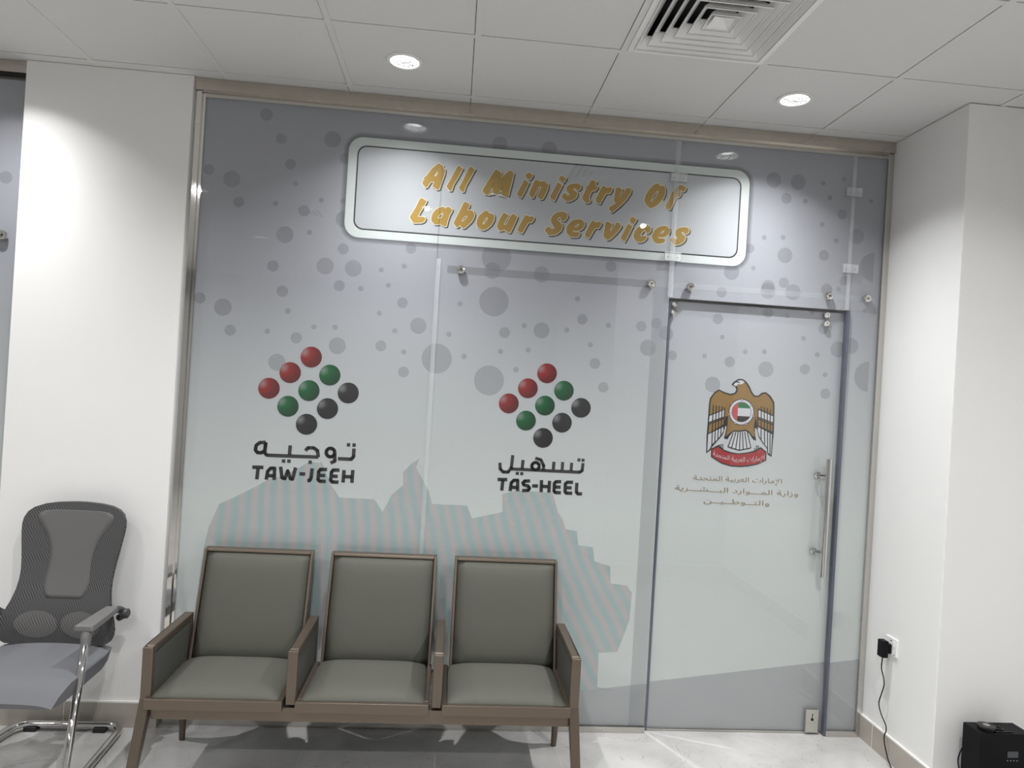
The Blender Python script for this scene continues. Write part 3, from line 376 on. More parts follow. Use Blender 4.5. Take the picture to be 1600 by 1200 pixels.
# ---------------------------------------------------------------- mesh helpers
class MB:
    """collects shapes; build() links them as ONE mesh object"""
    def __init__(self):
        self.bm = bmesh.new()
    def box(self, x0, x1, y0, y1, z0, z1):
        v = [self.bm.verts.new(p) for p in ((x0,y0,z0),(x1,y0,z0),(x1,y1,z0),(x0,y1,z0),(x0,y0,z1),(x1,y0,z1),(x1,y1,z1),(x0,y1,z1))]
        for f in ((3,2,1,0),(4,5,6,7),(0,1,5,4),(1,2,6,5),(2,3,7,6),(3,0,4,7)):
            self.bm.faces.new([v[i] for i in f])
        return self
    def hexa(self, bot, top):
        v = [self.bm.verts.new(p) for p in list(bot) + list(top)]
        n = len(bot)
        self.bm.faces.new(v[:n][::-1]); self.bm.faces.new(v[n:])
        for i in range(n):
            j = (i + 1) % n
            self.bm.faces.new([v[i], v[j], v[n + j], v[n + i]])
        return self
    def face(self, pts):
        self.bm.faces.new([self.bm.verts.new(p) for p in pts])
        return self
    def lathe(self, c, axis, prof, n=32, caps=True):
        """prof: (radius, offset along axis) pairs"""
        A = Vector(axis).normalized()
        U = A.orthogonal().normalized(); V = A.cross(U)
        c = Vector(c)
        rings = []
        for r, t in prof:
            if r < 1e-6:
                rings.append([self.bm.verts.new(c + A * t)])
            else:
                rings.append([self.bm.verts.new(c + A * t + (U * math.cos(2*PI*i/n) + V * math.sin(2*PI*i/n)) * r) for i in range(n)])
        for a, b in zip(rings, rings[1:]):
            for i in range(n):
                j = (i + 1) % n
                if len(a) == 1 and len(b) == 1: continue
                if len(a) == 1: self.bm.faces.new([a[0], b[j], b[i]])
                elif len(b) == 1: self.bm.faces.new([a[i], a[j], b[0]])
                else: self.bm.faces.new([a[i], a[j], b[j], b[i]])
        if caps:
            if len(rings[0]) > 1: self.bm.faces.new(rings[0][::-1])
            if len(rings[-1]) > 1: self.bm.faces.new(rings[-1])
        return self
    def tube(self, pts, r, n=14, closed=False):
        pts = [Vector(p) for p in pts]
        N = len(pts)
        rings = []
        up = None
        for i, p in enumerate(pts):
            if closed: t = (pts[(i + 1) % N] - pts[i - 1]).normalized()
            else: t = (pts[min(i + 1, N - 1)] - pts[max(i - 1, 0)]).normalized()
            if up is None: up = t.orthogonal().normalized()
            up = (up - t * up.dot(t)).normalized()
            w = t.cross(up)
            rr = r[i] if isinstance(r, (list, tuple)) else r
            rings.append([self.bm.verts.new(p + (up * math.cos(2*PI*k/n) + w * math.sin(2*PI*k/n)) * rr) for k in range(n)])
        m = N if closed else N - 1
        for i in range(m):
            a, b = rings[i], rings[(i + 1) % N]
            for k in range(n):
                l = (k + 1) % n
                self.bm.faces.new([a[k], a[l], b[l], b[k]])
        if not closed:
            self.bm.faces.new(rings[0][::-1]); self.bm.faces.new(rings[-1])
        return self
    def build(self, name, m, parent=None, bevel=0.0, seg=2, smooth=False, sub=0):
        bmesh.ops.recalc_face_normals(self.bm, faces=self.bm.faces)
        me = bpy.data.meshes.new(name)
        self.bm.to_mesh(me); self.bm.free()
        o = bpy.data.objects.new(name, me)
        COL.objects.link(o)
        for x in (m if isinstance(m, (list, tuple)) else [m]): me.materials.append(x)
        if parent is not None:
            o.parent = parent
            o.matrix_parent_inverse = parent_matrix(parent).inverted()
        if smooth:
            for p in me.polygons: p.use_smooth = True
        if bevel:
            b = o.modifiers.new('bevel', 'BEVEL'); b.width = bevel; b.segments = seg; b.limit_method = 'ANGLE'; b.angle_limit = math.radians(40)
        if sub:
            s = o.modifiers.new('subdivision', 'SUBSURF'); s.levels = sub; s.render_levels = sub
        return o

def parent_matrix(p):
    m = Matrix.Translation(p.location) @ p.rotation_euler.to_matrix().to_4x4()
    return (parent_matrix(p.parent) @ p.matrix_parent_inverse @ m) if p.parent else m

def tag(o, label=None, cat=None, group=None, kind=None):
    if label: o['label'] = label
    if cat: o['category'] = cat
    if group: o['group'] = group
    if kind: o['kind'] = kind
    return o

def empty(name, loc, label=None, cat=None, group=None, kind=None):
    o = bpy.data.objects.new(name, None)
    o.location = loc
    o.empty_display_size = 0.05
    COL.objects.link(o)
    return tag(o, label, cat, group, kind)

def struct(name, mb, m, label=None, cat=None, **k):
    return tag(mb.build(name, m, **k), label, cat, kind='structure')

def path(pts, n=6):
    """Catmull-Rom through pts"""
    P = [Vector(p) for p in pts]
    out = []
    for i in range(len(P) - 1):
        a, b, c, d = P[max(i-1,0)], P[i], P[i+1], P[min(i+2,len(P)-1)]
        for k in range(n):
            t = k / n
            out.append(0.5 * ((2*b) + (c-a)*t + (2*a-5*b+4*c-d)*t*t + (-a+3*b-3*c+d)*t**3))
    out.append(P[-1])
    return out

def arc_corner(a, c, b, r, n=6):
    """points rounding corner c between a and b"""
    a, c, b = Vector(a), Vector(c), Vector(b)
    u, v = (a - c).normalized(), (b - c).normalized()
    p, q = c + u * r, c + v * r
    return [((1-t)**2) * p + 2*t*(1-t) * c + t*t * q for t in [i / n for i in range(n + 1)]]

# flat printing on the plane y = const (x right, z up)
def poly2d(mb, pts, y):
    mb.bm.faces.new([mb.bm.verts.new((x, y, z)) for x, z in pts])

def disc(mb, x, z, r, y, n=40, a0=0.0, a1=2*PI):
    full = abs(a1 - a0 - 2*PI) < 1e-6
    k = n if full else n + 1
    poly2d(mb, [(x + r * math.cos(a0 + (a1-a0)*i/n), z + r * math.sin(a0 + (a1-a0)*i/n)) for i in range(k)], y)

def stroke(mb, pts, w, y, round_ends=False):
    h = w / 2
    for (x0, z0), (x1, z1) in zip(pts, pts[1:]):
        d = math.hypot(x1-x0, z1-z0)
        if d < 1e-7: continue
        nx, nz = -(z1-z0)/d*h, (x1-x0)/d*h
        poly2d(mb, [(x0+nx, z0+nz), (x0-nx, z0-nz), (x1-nx, z1-nz), (x1+nx, z1+nz)], y)
    joints = pts if round_ends else pts[1:-1]
    for x, z in joints: disc(mb, x, z, h, y, 14)

def rrect(x0, x1, z0, z1, r, n=8):
    out = []
    for cx, cz, a in ((x1-r, z1-r, 0), (x0+r, z1-r, PI/2), (x0+r, z0+r, PI), (x1-r, z0+r, 1.5*PI)):
        out += [(cx + r*math.cos(a + PI/2*i/n), cz + r*math.sin(a + PI/2*i/n)) for i in range(n + 1)]
    return out

def curve_faces(rings, y, grow=0.0, shift=(0.0, 0.0), smooth_n=3):
    """filled outline with holes -> faces (through an evaluated 2D curve)"""
    c = bpy.data.curves.new('outline', 'CURVE')
    c.dimensions = '2D'; c.fill_mode = 'BOTH'; c.resolution_u = 1
    c.offset = 0.0
    for ring in rings:
        area = sum(ring[i-1][0]*ring[i][1] - ring[i][0]*ring[i-1][1] for i in range(len(ring)))
        pts = ring
        if grow:
            sgn = 1.0 if area > 0 else -1.0
            if ring is not rings[0]: sgn = -sgn
            n = len(ring); pts = []
            for i in range(n):
                p, q, r_ = ring[i-1], ring[i], ring[(i+1) % n]
                d1 = Vector((q[0]-p[0], q[1]-p[1])); d2 = Vector((r_[0]-q[0], r_[1]-q[1]))
                if d1.length < 1e-9 or d2.length < 1e-9: pts.append(q); continue
                d1.normalize(); d2.normalize()
                n1 = Vector((d1.y, -d1.x)) * sgn; n2 = Vector((d2.y, -d2.x)) * sgn
                b = n1 + n2
                k = min(1.6, 2.0 / max(b.length_squared, 0.3))
                pts.append((q[0] + b.x*grow*k, q[1] + b.y*grow*k))
        s = c.splines.new('POLY')
        s.points.add(len(pts) - 1)
        for pnt, (x, z) in zip(s.points, pts): pnt.co = (x + shift[0], z + shift[1], 0, 1)
        s.use_cyclic_u = True
    o = bpy.data.objects.new('outline', c)
    COL.objects.link(o)
    bpy.context.view_layer.update()
    dg = bpy.context.evaluated_depsgraph_get()
    me = o.evaluated_get(dg).to_mesh()
    vs = [(v.co.x, y, v.co.y) for v in me.vertices]
    fs = [tuple(p.vertices) for p in me.polygons]
    o.evaluated_get(dg).to_mesh_clear()
    bpy.data.objects.remove(o); bpy.data.curves.remove(c)
    return vs, fs

def add_faces(mb, vs, fs):
    v = [mb.bm.verts.new(p) for p in vs]
    for f in fs:
        try: mb.bm.faces.new([v[i] for i in f])
        except ValueError: pass

def text_faces(body):
    c = bpy.data.curves.new('writing', 'FONT')
    c.body = body; c.size = 1.0; c.resolution_u = 6
    o = bpy.data.objects.new('writing', c)
    COL.objects.link(o)
    bpy.context.view_layer.update()
    dg = bpy.context.evaluated_depsgraph_get()
    me = o.evaluated_get(dg).to_mesh()
    vs = [(v.co.x, v.co.y) for v in me.vertices]
    fs = [tuple(p.vertices) for p in me.polygons]
    o.evaluated_get(dg).to_mesh_clear()
    bpy.data.objects.remove(o); bpy.data.curves.remove(c)
    return vs, fs

# Arabic writing: letters in their joined shapes, set from the last to the first
JOIN = {'ا': (0xFE8D, 2), 'إ': (0xFE87, 2), 'ب': (0xFE8F, 4), 'ة': (0xFE93, 2), 'ت': (0xFE95, 4), 'ح': (0xFEA1, 4), 'د': (0xFEA9, 2),
        'ر': (0xFEAD, 2), 'ز': (0xFEAF, 2), 'ش': (0xFEB5, 4), 'ط': (0xFEC1, 4), 'ع': (0xFEC9, 4), 'ل': (0xFEDD, 4), 'م': (0xFEE1, 4),
        'ن': (0xFEE5, 4), 'و': (0xFEED, 2), 'ي': (0xFEF1, 4)}
def shape_arabic(t):
    t = t.replace('لإ', '\uE001').replace('لا', '\uE002')
    LA = {'\uE001': 0xFEF9, '\uE002': 0xFEFB}
    def joins_next(ch): return ch == 'ـ' or (ch in JOIN and JOIN[ch][1] == 4)
    def joins_prev(ch): return ch == 'ـ' or ch in JOIN or ch in LA
    out = []
    for i, ch in enumerate(t):
        prev = i > 0 and joins_next(t[i-1]) and joins_prev(ch)
        nxt = i + 1 < len(t) and joins_next(ch) and joins_prev(t[i+1])
        if ch in LA: out.append(chr(LA[ch] + (1 if prev else 0)))
        elif ch in JOIN:
            b, n = JOIN[ch]
            out.append(chr(b + (1 if prev and not nxt else 2 if nxt and not prev else 3)) if prev or nxt else '\uFE94' if ch == 'ة' else ch)
        else: out.append(ch)
    return ''.join(reversed(out))

def place_text(mb, body, p_left, p_right, height, y, bend=0.0):
    """fit the writing between two points of the wall plane"""
    vs, fs = text_faces(body)
    if not vs: return
    x0, x1 = min(v[0] for v in vs), max(v[0] for v in vs)
    A, B = Vector(p_left), Vector(p_right)
    d = (B - A); n = Vector((-d.y, d.x)).normalized()
    L = x1 - x0
    out = []
    for x, z in vs:
        t = (x - x0) / L
        q = A + d * t + n * (z * height - bend * 4 * t * (1 - t))
        out.append((q.x, y, q.y))
    add_faces(mb, out, fs)

# ---------------------------------------------------------------- the room
XL, XR = 0.465, 4.055             # the opening between column and pilaster
X_W, Y_B, X_E = -3.6, -7.0, 4.52  # west wall, back wall, east wall
mb = MB(); mb.box(X_W - .1, X_E + .1, Y_B - .1, 2.7, -0.08, 0.0)
struct('floor', mb, M['floor'], 'pale grey polished marble tile floor with thin joints', 'floor')

LAMPS = [(1.5, -0.409), (3.3, -0.409), (-0.3, -0.409), (-2.1, -0.409),
         (1.5, -2.209), (3.3, -2.209), (-0.3, -2.209), (-2.1, -2.209),
         (1.5, -4.009), (-0.3, -4.009), (-2.1, -4.009), (1.5, -5.809), (-0.3, -5.809), (-2.1, -5.809)]
VENTS = [(2.715, -0.997), (0.315, -2.797)]
# ceiling: lay-in tiles between flush bars, one narrow dark gap along two edges of each tile
mb = MB()
T0 = -0.109
bar, gap = 0.028, 0.0028
xs = [0.6 * i for i in range(-6, 8)]
ys = [T0 - 0.6 * j for j in range(0, 12)]
for x in xs:
    mb.box(x + gap, x + bar, Y_B, -0.001 if x > XR or x < -0.4 else 0.0, H, H + 0.006)
for y in ys:
    for x in xs:
        mb.box(x + bar, x + 0.6 + gap, y + gap, y + bar, H + 0.0004, H + 0.0064)
for x in xs:
    mb.box(x + bar, x + 0.6, T0 + bar, 0.0, H + 0.001, H + 0.009)
    for y in ys:
        ax0, ax1, ay0, ay1 = x + bar, x + 0.6, y - 0.6 + bar, y
        cx, cy = x + 0.3 + bar/2 - 0.012, y - 0.3
        vent = any(ax0 - .05 < vx < ax1 and ay0 < vy < ay1 for vx, vy in VENTS)
        lamp = [l for l in LAMPS if ax0 < l[0] < ax1 and ay0 < l[1] < ay1]
        if vent: continue
        if lamp:
            lx, ly = lamp[0]
            n, r = 32, 0.066
            for zz, flip in ((H + 0.003, 0), (H + 0.009, 1)):
                inner, outer = [], []
                for k in range(n):
                    a = 2 * PI * k / n
                    inner.append(mb.bm.verts.new((lx + r*math.cos(a), ly + r*math.sin(a), zz)))
                    c, s = math.cos(a), math.sin(a)
                    tx = ((ax1 - lx) if c > 0 else (lx - ax0)) / max(abs(c), 1e-9)
                    ty = ((ay1 - ly) if s > 0 else (ly - ay0)) / max(abs(s), 1e-9)
                    t = min(tx, ty)
                    outer.append(mb.bm.verts.new((lx + c*t, ly + s*t, zz)))
                for k in range(n):
                    j = (k + 1) % n
                    mb.bm.faces.new([inner[k], inner[j], outer[j], outer[k]])
                # the four corners outside the fan
                for px, py in ((ax0, ay0), (ax1, ay0), (ax1, ay1), (ax0, ay1)):
                    ang = math.atan2(py - ly, px - lx) % (2*PI)
                    k = int(ang / (2*PI) * n)
                    v = mb.bm.verts.new((px, py, zz))
                    mb.bm.faces.new([outer[k], outer[(k+1) % n], v])
        else:
            mb.box(ax0, ax1, ay0, ay1, H + 0.003, H + 0.010)
ceil = struct('ceiling', mb, M['ceil'], 'white suspended ceiling of square tiles', 'ceiling')
mb = MB(); mb.box(X_W - .1, X_E + .1, Y_B - .1, 0.3, H + 0.14, H + 0.2)
MBv = mb.build('ceiling_void', M['void'], ceil)

# column beside the glass, pilaster on the other side
CY = -0.044
mb = MB(); mb.box(-0.303, XL, CY, 0.30, 0, H)
struct('wall_column', mb, M['wall'], 'white painted column between the two glass partitions', 'column', bevel=0.004)
mb = MB(); mb.box(XR, X_E + .1, -0.552, 0.30, 0, H)
struct('wall_pilaster', mb, M['wall'], 'white painted wall block with a power socket beside the glass door', 'wall', bevel=0.004)
mb = MB(); mb.box(X_E, X_E + 0.1, -3.02, -0.552, 0, H)
struct('wall_east', mb, M['wall'])
mb = MB(); mb.box(3.30, X_E + 0.1, Y_B, -3.02, 0, H)
struct('wall_pier', mb, M['room'])
mb = MB(); mb.box(X_W - 0.1, 3.3, Y_B - 0.1, Y_B, 0, H)
struct('wall_back', mb, M['room'])
mb = MB(); mb.box(X_W - 0.1, X_W, Y_B, 2.7, 0, H)
struct('wall_west', mb, M['room'])
mb = MB(); mb.box(X_W, -2.40, -0.03, 0.30, 0, H)
struct('wall_corner', mb, M['wall'])
# the room behind the printed glass
mb = MB(); mb.box(X_W, X_E + .1, 2.6, 2.7, 0, H)
struct('wall_far', mb, M['room'])
mb = MB(); mb.box(X_E, X_E + .1, 0.30, 2.6, 0, H)
struct('wall_far_east', mb, M['room'])
mb = MB(); mb.box(X_W, X_E + .1, 0.05, 2.7, H + 0.02, H + 0.08)
struct('ceiling_far', mb, M['ceil'])

def baseboard(name, x0, x1, y0, y1, label, cuts):
    mb = MB(); mb.box(x0, x1, y0, y1, 0, 0.118)
    o = struct(name, mb, M['skirt'], label, 'baseboard')
    e = 0.004
    mb = MB(); mb.box(x0 - (e if x0 < XR - .5 else 0), x1, y0, y1, 0.118, 0.1255)
    mb.build('top_bead', M['skirt_top'], o)
    mb = MB()
    for c in cuts:
        if x1 - x0 > y1 - y0: mb.box(c - .0012, c + .0012, y0 - .0006, y0 + .004, 0, 0.118)
        else: mb.box(x0 - .0006, x0 + .004, c - .0012, c + .0012, 0, 0.118)
    if cuts: mb.build('tile_joint', M['skirt_top'], o)
    return o
baseboard('baseboard_column', -0.311, 0.478, CY - 0.011, CY + 0.06, 'beige tile baseboard under the white column', (0.052,))
baseboard('baseboard_pilaster', XR - 0.011, XR, -0.563, -0.002, 'beige tile baseboard under the power socket', (-0.123,))
baseboard('baseboard_pilaster_front', XR - 0.011, X_E, -0.563, -0.552, 'beige tile baseboard behind the black machine', ())
baseboard('baseboard_east', X_E - 0.011, X_E, -3.02, -0.563, 'beige tile baseboard along the side wall', ())
baseboard('baseboard_pier', 3.30, X_E - 0.011, -3.02, -3.009, 'beige tile baseboard along the rear wall', ())

# ---------------------------------------------------------------- glass partition
FILM = [M['film']]
YG0, YG1 = -0.011, -0.001          # glass pane
YB = 0.0020                        # printed film starts here
def header(name, x0, x1, label):
    mb = MB(); mb.box(x0, x1, -0.026, 0.045, H - 0.056, H - 0.0005)
    mb.box(x0, x1, -0.029, -0.026, H - 0.058, H - 0.052)
    return struct(name, mb, M['header'], label, 'frame')
header('trim_1', XL, XR, 'stained steel top rail of the glass partition')
header('trim_2', -2.40, -0.303, 'stained steel top rail of the glass beyond the white column')
mb = MB(); mb.box(XL, 0.497, -0.016, 0.045, 0, H - 0.056)
struct('trim_3', mb, M['steel'], 'mirror polished steel post beside the white column', 'frame', bevel=0.001)
mb = MB(); mb.box(4.024, XR, -0.016, 0.045, 0, H - 0.056)
struct('trim_4', mb, M['satin'], 'slim steel post between the glass door and the white wall', 'frame', bevel=0.001)
mb = MB(); mb.box(0.497, 2.884, -0.018, 0.03, 0, 0.030)
struct('trim_5', mb, M['satin'], 'low steel floor channel under the printed glass behind the bench', 'frame', bevel=0.001)
mb = MB(); mb.box(3.858, 4.024, -0.018, 0.03, 0, 0.030)
struct('trim_6', mb, M['satin'], 'short steel floor channel under the narrow glass beside the door', 'frame', bevel=0.001)
mb = MB(); mb.box(0.497, 0.513, -0.004, 0.02, 0.03, H - 0.056)
struct('trim_7', mb, M['steel'], 'thin mirror strip at the edge of the printed glass', 'frame')
mb = MB(); mb.box(0.513, 4.024, -0.003, 0.02, 3.064, H - 0.056)
struct('trim_8', mb, M['satin'], 'thin steel strip above the printed glass', 'frame')

ZT = 3.064
def in_rect(x, z, r, R): return x + r > R[0] and x - r < R[1] and z + r > R[2] and z - r < R[3]
def clip_poly(pts, R):
    def cut(ps, f, lerp):
        out = []
        for i in range(len(ps)):
            a, b = ps[i-1], ps[i]
            fa, fb = f(a), f(b)
            if fa >= 0:
                out.append(a)
                if fb < 0: out.append(lerp(a, b, fa / (fa - fb)))
            elif fb >= 0: out.append(lerp(a, b, fa / (fa - fb)))
        return out
    lp = lambda a, b, t: (a[0] + (b[0]-a[0])*t, a[1] + (b[1]-a[1])*t)
    for f in (lambda p: p[0]-R[0], lambda p: R[1]-p[0], lambda p: p[1]-R[2], lambda p: R[3]-p[1]):
        pts = cut(pts, f, lp)
        if len(pts) < 3: return []
    return pts

def glazing(root, R, bubbles=True, wedge=True, film=None):
    """clear pane with the printed film behind it, R = x0, x1, z0, z1"""
    x0, x1, z0, z1 = R
    mb = MB(); mb.box(x0, x1, YG0, YG1, z0, z1)
    mb.build('glass_pane', M['glass'], root)
    mb = MB(); mb.box(x0, x1, YB, YB + 0.003, z0, z1)
    mb.build('printed_film', film or M['film'], root)
    if bubbles:
        mb = MB(); k = 0
        for i, (x, z, r) in enumerate(BUBBLES):
            if not in_rect(x, z, r, R): continue
            n = 36
            c = clip_poly([(x + r*math.cos(2*PI*j/n), z + r*math.sin(2*PI*j/n)) for j in range(n)], R)
            if c: poly2d(mb, c, YB - 0.0004 - 0.00001 * (i % 8)); k += 1
        for x, z, r in HALF_BUBBLES:
            n = 24
            c = clip_poly([(x + r*math.cos(PI/2 + PI*j/n), z + r*math.sin(PI/2 + PI*j/n)) for j in range(n + 1)], R)
            if c: poly2d(mb, c, YB - 0.0004); k += 1
        if k: mb.build('bubble_print', M['bubble'], root)
        else: mb.bm.free()
    if wedge:
        c = clip_poly([(1.35, 0.041), (4.04, 0.406), (4.04, 0.0), (1.35, 0.0)], R)
        if c:
            mb = MB(); poly2d(mb, c, YB - 0.0006); mb.build('grey_band_print', M['wedge'], root)

def bolt(root, x, z):
    """round steel point fixing with a socket screw"""
    mb = MB()
    mb.lathe((x, YG0, z), (0, -1, 0), [(0.0215, 0.0), (0.0215, 0.010), (0.0185, 0.0145), (0.012, 0.0165), (0.0085, 0.0165), (0.0085, 0.0105), (0.0, 0.0105)], 28)
    b = mb.build('point_fixing', M['steel'], root, smooth=False)
    mb = MB(); mb.lathe((x, YG0 - 0.0105, z), (0, -1, 0), [(0.0045, 0.0), (0.0045, 0.002), (0, 0.002)], 6)
    mb.build('socket_screw', M['black_gloss'], b)

def clamp(root, x, z, w=0.088, h=0.048):
    mb = MB(); mb.box(x - w/2, x + w/2, YG0 - 0.011, YG0, z - h/2, z + h/2)
    c = mb.build('clear_clamp', M['clamp'], root, bevel=0.002)
    mb = MB(); y0, y1 = YG0 - 0.0116, YG0 - 0.0108
    mb.box(x - w/2 - .0012, x - w/2 + .0012, y0, y1, z - h/2, z + h/2)
    mb.box(x - w/2, x + w/2, y0, y1, z - h/2 - .0012, z - h/2 + .0012)
    mb.build('clamp_edge', M['clamp_edge'], c)
    mb = MB()
    for s in (-1, 1): mb.lathe((x + s * w * .28, y1, z - .004), (0, -1, 0), [(0.0026, 0), (0.0026, 0.0006), (0, 0.0006)], 10)
    mb.build('clamp_screw_print', M['clamp_edge'], c)
    return c

def clamp_mat():
    m = ink_mat('clear_acrylic', (0.86, 0.87, 0.88), 0.26)
    return m
M['clamp'] = clamp_mat()
M['clamp_edge'] = ink_mat('acrylic_edge', (0.08, 0.08, 0.085), 0.62)

def seal(root, x0, x1, z0, z1):
    mb = MB(); mb.box(x0, x1, YG0 - 0.0012, YG0 + 0.0005, z0, z1)
    mb.build('joint_strip', M['seal'], root)

w1 = empty('window_1', (1.1, 0, 0.03), 'tall glass panel with grey bubbles and the TAW-JEEH mark', 'glass panel', kind='structure')
glazing(w1, (0.513, 1.678, 0.030, ZT))
seal(w1, 1.678, 1.700, 0.03, 2.36)
w2 = empty('window_2', (2.3, 0, 0.03), 'tall glass panel with grey bubbles and the TAS-HEEL mark', 'glass panel', kind='structure')
glazing(w2, (1.678, 2.884, 0.030, ZT))
for x, z in ((1.803, 2.311), (2.781, 2.3105)): bolt(w2, x, z)
mb = MB(); poly2d(mb, [(2.802, 0.03), (2.882, 0.03), (2.882, 2.30), (2.802, 2.30)], YB - 0.0010)
mb.build('film_overlap', M['film_strip'], w2)
w3 = empty('window_3', (3.45, 0, 2.25), 'glass panel above the door with grey bubbles and clear clamps', 'glass panel', kind='structure')
glazing(w3, (2.884, 4.024, 2.247, ZT))
seal(w3, 2.872, 2.899, 2.25, ZT)
seal(w3, 3.832, 3.852, 2.25, ZT)
for x, z in ((2.988, 2.309), (3.738, 2.315), (3.947, 2.316)): bolt(w3, x, z)
for x, z in ((2.893, 2.867), (2.884, 2.4575), (3.84, 2.869), (3.843, 2.465)): clamp(w3, x, z)
w4 = empty('window_4', (3.94, 0, 0.03), 'narrow tall glass panel between the door and the steel post', 'glass panel', kind='structure')
glazing(w4, (3.858, 4.024, 0.030, 2.247))
mb = MB(); mb.box(3.846, 3.8585, -0.016, 0.012, 0.004, 2.247)
mb.build('glass_edge', M['glass_edge'], w4)
w5 = empty('window_5', (-1.3, 0, 0.03), 'grey printed glass partition beyond the white column', 'glass panel', kind='structure')
R5 = (-2.40, -0.303, 0.030, ZT)
mb = MB(); mb.box(R5[0], R5[1], YG0, YG1, R5[2], R5[3]); mb.build('glass_pane', M['glass'], w5)
mb = MB(); mb.box(R5[0], R5[1], YB, YB + .003, R5[2], R5[3]); mb.build('printed_film', M['film'], w5)
mb = MB()
for x, z, r in ((-0.391, 2.595, 0.030), (-0.62, 2.3, 0.06), (-0.8, 2.75, 0.03), (-1.1, 2.0, 0.06), (-1.5, 2.5, 0.04)): disc(mb, x, z, r, YB - .0004)
mb.build('bubble_print', M['bubble'], w5)
bolt(w5, -0.380, 2.316)

# shadow and pale line of a fin behind, painted as tinted strips
mb = MB(); mb.box(1.735, 2.80, YB - 0.0012, YB - 0.0008, 2.292, 2.330)
mb.build('fin_shading', ink_mat('fin_shading', (0.35, 0.35, 0.37), 0.22), w2)
mb = MB(); mb.box(2.90, 4.0, YB - 0.0012, YB - 0.0008, 2.300, 2.328)
mb.build('fin_shading', ink_mat('fin_shading_pale', (0.75, 0.76, 0.78), 0.13), w3)

# the glass door
d1 = empty('door_1', (3.37, 0, 0.012), 'frameless glass door with a gold eagle crest and steel bar handle', 'door', kind='structure')
glazing(d1, (2.893, 3.843, 0.012, 2.236))
mb = MB(); mb.box(2.884, 2.8928, -0.014, 0.008, 0.004, 2.236); mb.build('glass_edge', M['glass_edge'], d1)
mb = MB(); mb.box(2.893, 3.843, -0.010, 0.005, 0.004, 0.0118); mb.build('bottom_seal', M['satin'], d1)
mb = MB()
mb.tube([(3.768, -0.066, 0.845), (3.768, -0.066, 1.462)], 0.0155, 24)
hd = mb.build('door_handle', M['chrome'], d1, smooth=True)
hd.modifiers.new('edges', 'EDGE_SPLIT').split_angle = math.radians(50)
for z in (0.972, 1.372):
    mb = MB()
    mb.tube([(3.768, -0.066, z), (3.745, -0.030, z), (3.735, YG0, z)], 0.0095, 18)
    mb.lathe((3.735, YG0, z), (0, -1, 0), [(0.017, 0), (0.017, 0.008), (0.013, 0.011), (0, 0.011)], 24)
    mb.build('handle_post', M['chrome'], hd)
for x, z in ((2.909, 2.221), (2.907, 2.178), (3.7357, 2.219), (3.7352, 2.174)):
    mb = MB()
    mb.lathe((x, YG0, z), (0, -1, 0), [(0.017, 0), (0.017, 0.009), (0.0135, 0.013), (0.0065, 0.0135), (0.0065, 0.009), (0, 0.009)], 24)
    mb.build('pivot_fixing', M['steel'], d1)
mb = MB(); mb.box(3.742, 3.812, YG0 - 0.017, YG0, 0.016, 0.136)
lk = mb.build('lock_plate', M['satin'], d1, bevel=0.002)
mb = MB()
mb.box(3.7755, 3.7785, YG0 - 0.0178, YG0 - 0.0165, 0.090, 0.112)
mb.box(3.7785, 3.783, YG0 - 0.0178, YG0 - 0.0165, 0.109, 0.112)
mb.lathe((3.7775, YG0 - 0.0165, 0.084), (0, -1, 0), [(0.0075, 0), (0.0075, 0.0018), (0, 0.0018)], 16)
mb.build('keyhole', M['black_gloss'], lk)

# the door hangs a little behind the panels around it
DOOR_SET = (0.010, 0.025, -0.002)
d1.location += Vector(DOOR_SET)

# reflections of dark things, painted as a striped tint low on both panels
mb = MB()
sil = list(SILHOUETTE) + [(2.66, 0.215), (2.0, 0.125), (0.62, 0.035), (0.60, 0.5)]
for root, R in ((w1, (0.513, 1.678, 0.030, 2.3)), (w2, (1.678, 2.884, 0.030, 2.3))):
    c = clip_poly(sil, R)
    if c:
        vs, fs = curve_faces([c], YB - 0.0007)
        m2 = MB(); add_faces(m2, vs, fs); m2.build('painted_reflection', M['stripe'], root)
mb.bm.free()

# ---------------------------------------------------------------- artwork on the glass
sg = empty('sign', (2.24, -0.001, 2.435), 'long white bordered sign reading All Ministry Of Labour Services in gold', 'sign')
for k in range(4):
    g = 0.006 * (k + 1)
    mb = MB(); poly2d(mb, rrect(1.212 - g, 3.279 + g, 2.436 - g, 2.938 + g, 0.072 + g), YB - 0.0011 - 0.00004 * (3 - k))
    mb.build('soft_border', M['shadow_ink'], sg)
def slab(name, pts, y0, y1, m, root):
    mb = MB(); mb.hexa([(x, y0, z) for x, z in pts], [(x, y1, z) for x, z in pts]); return mb.build(name, m, root)
slab('rim', rrect(1.212, 3.279, 2.436, 2.938, 0.072), YB - 0.0016, YB - 0.0012, M['sign_rim'], sg)
slab('outline', rrect(1.255, 3.2355, 2.476, 2.898, 0.048), YB - 0.00175, YB - 0.0016, M['black_ink'], sg)
slab('field', rrect(1.262, 3.2285, 2.483, 2.891, 0.042), YB - 0.0019, YB - 0.00175, M['sign_field'], sg)
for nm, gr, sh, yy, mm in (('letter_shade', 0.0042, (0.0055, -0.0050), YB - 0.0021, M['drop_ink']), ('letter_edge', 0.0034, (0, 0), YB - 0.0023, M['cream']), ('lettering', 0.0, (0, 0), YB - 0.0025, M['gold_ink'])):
    mb = MB()
    for rings in LETTERS:
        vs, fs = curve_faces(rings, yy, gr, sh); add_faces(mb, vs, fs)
    mb.build(nm, mm, sg)

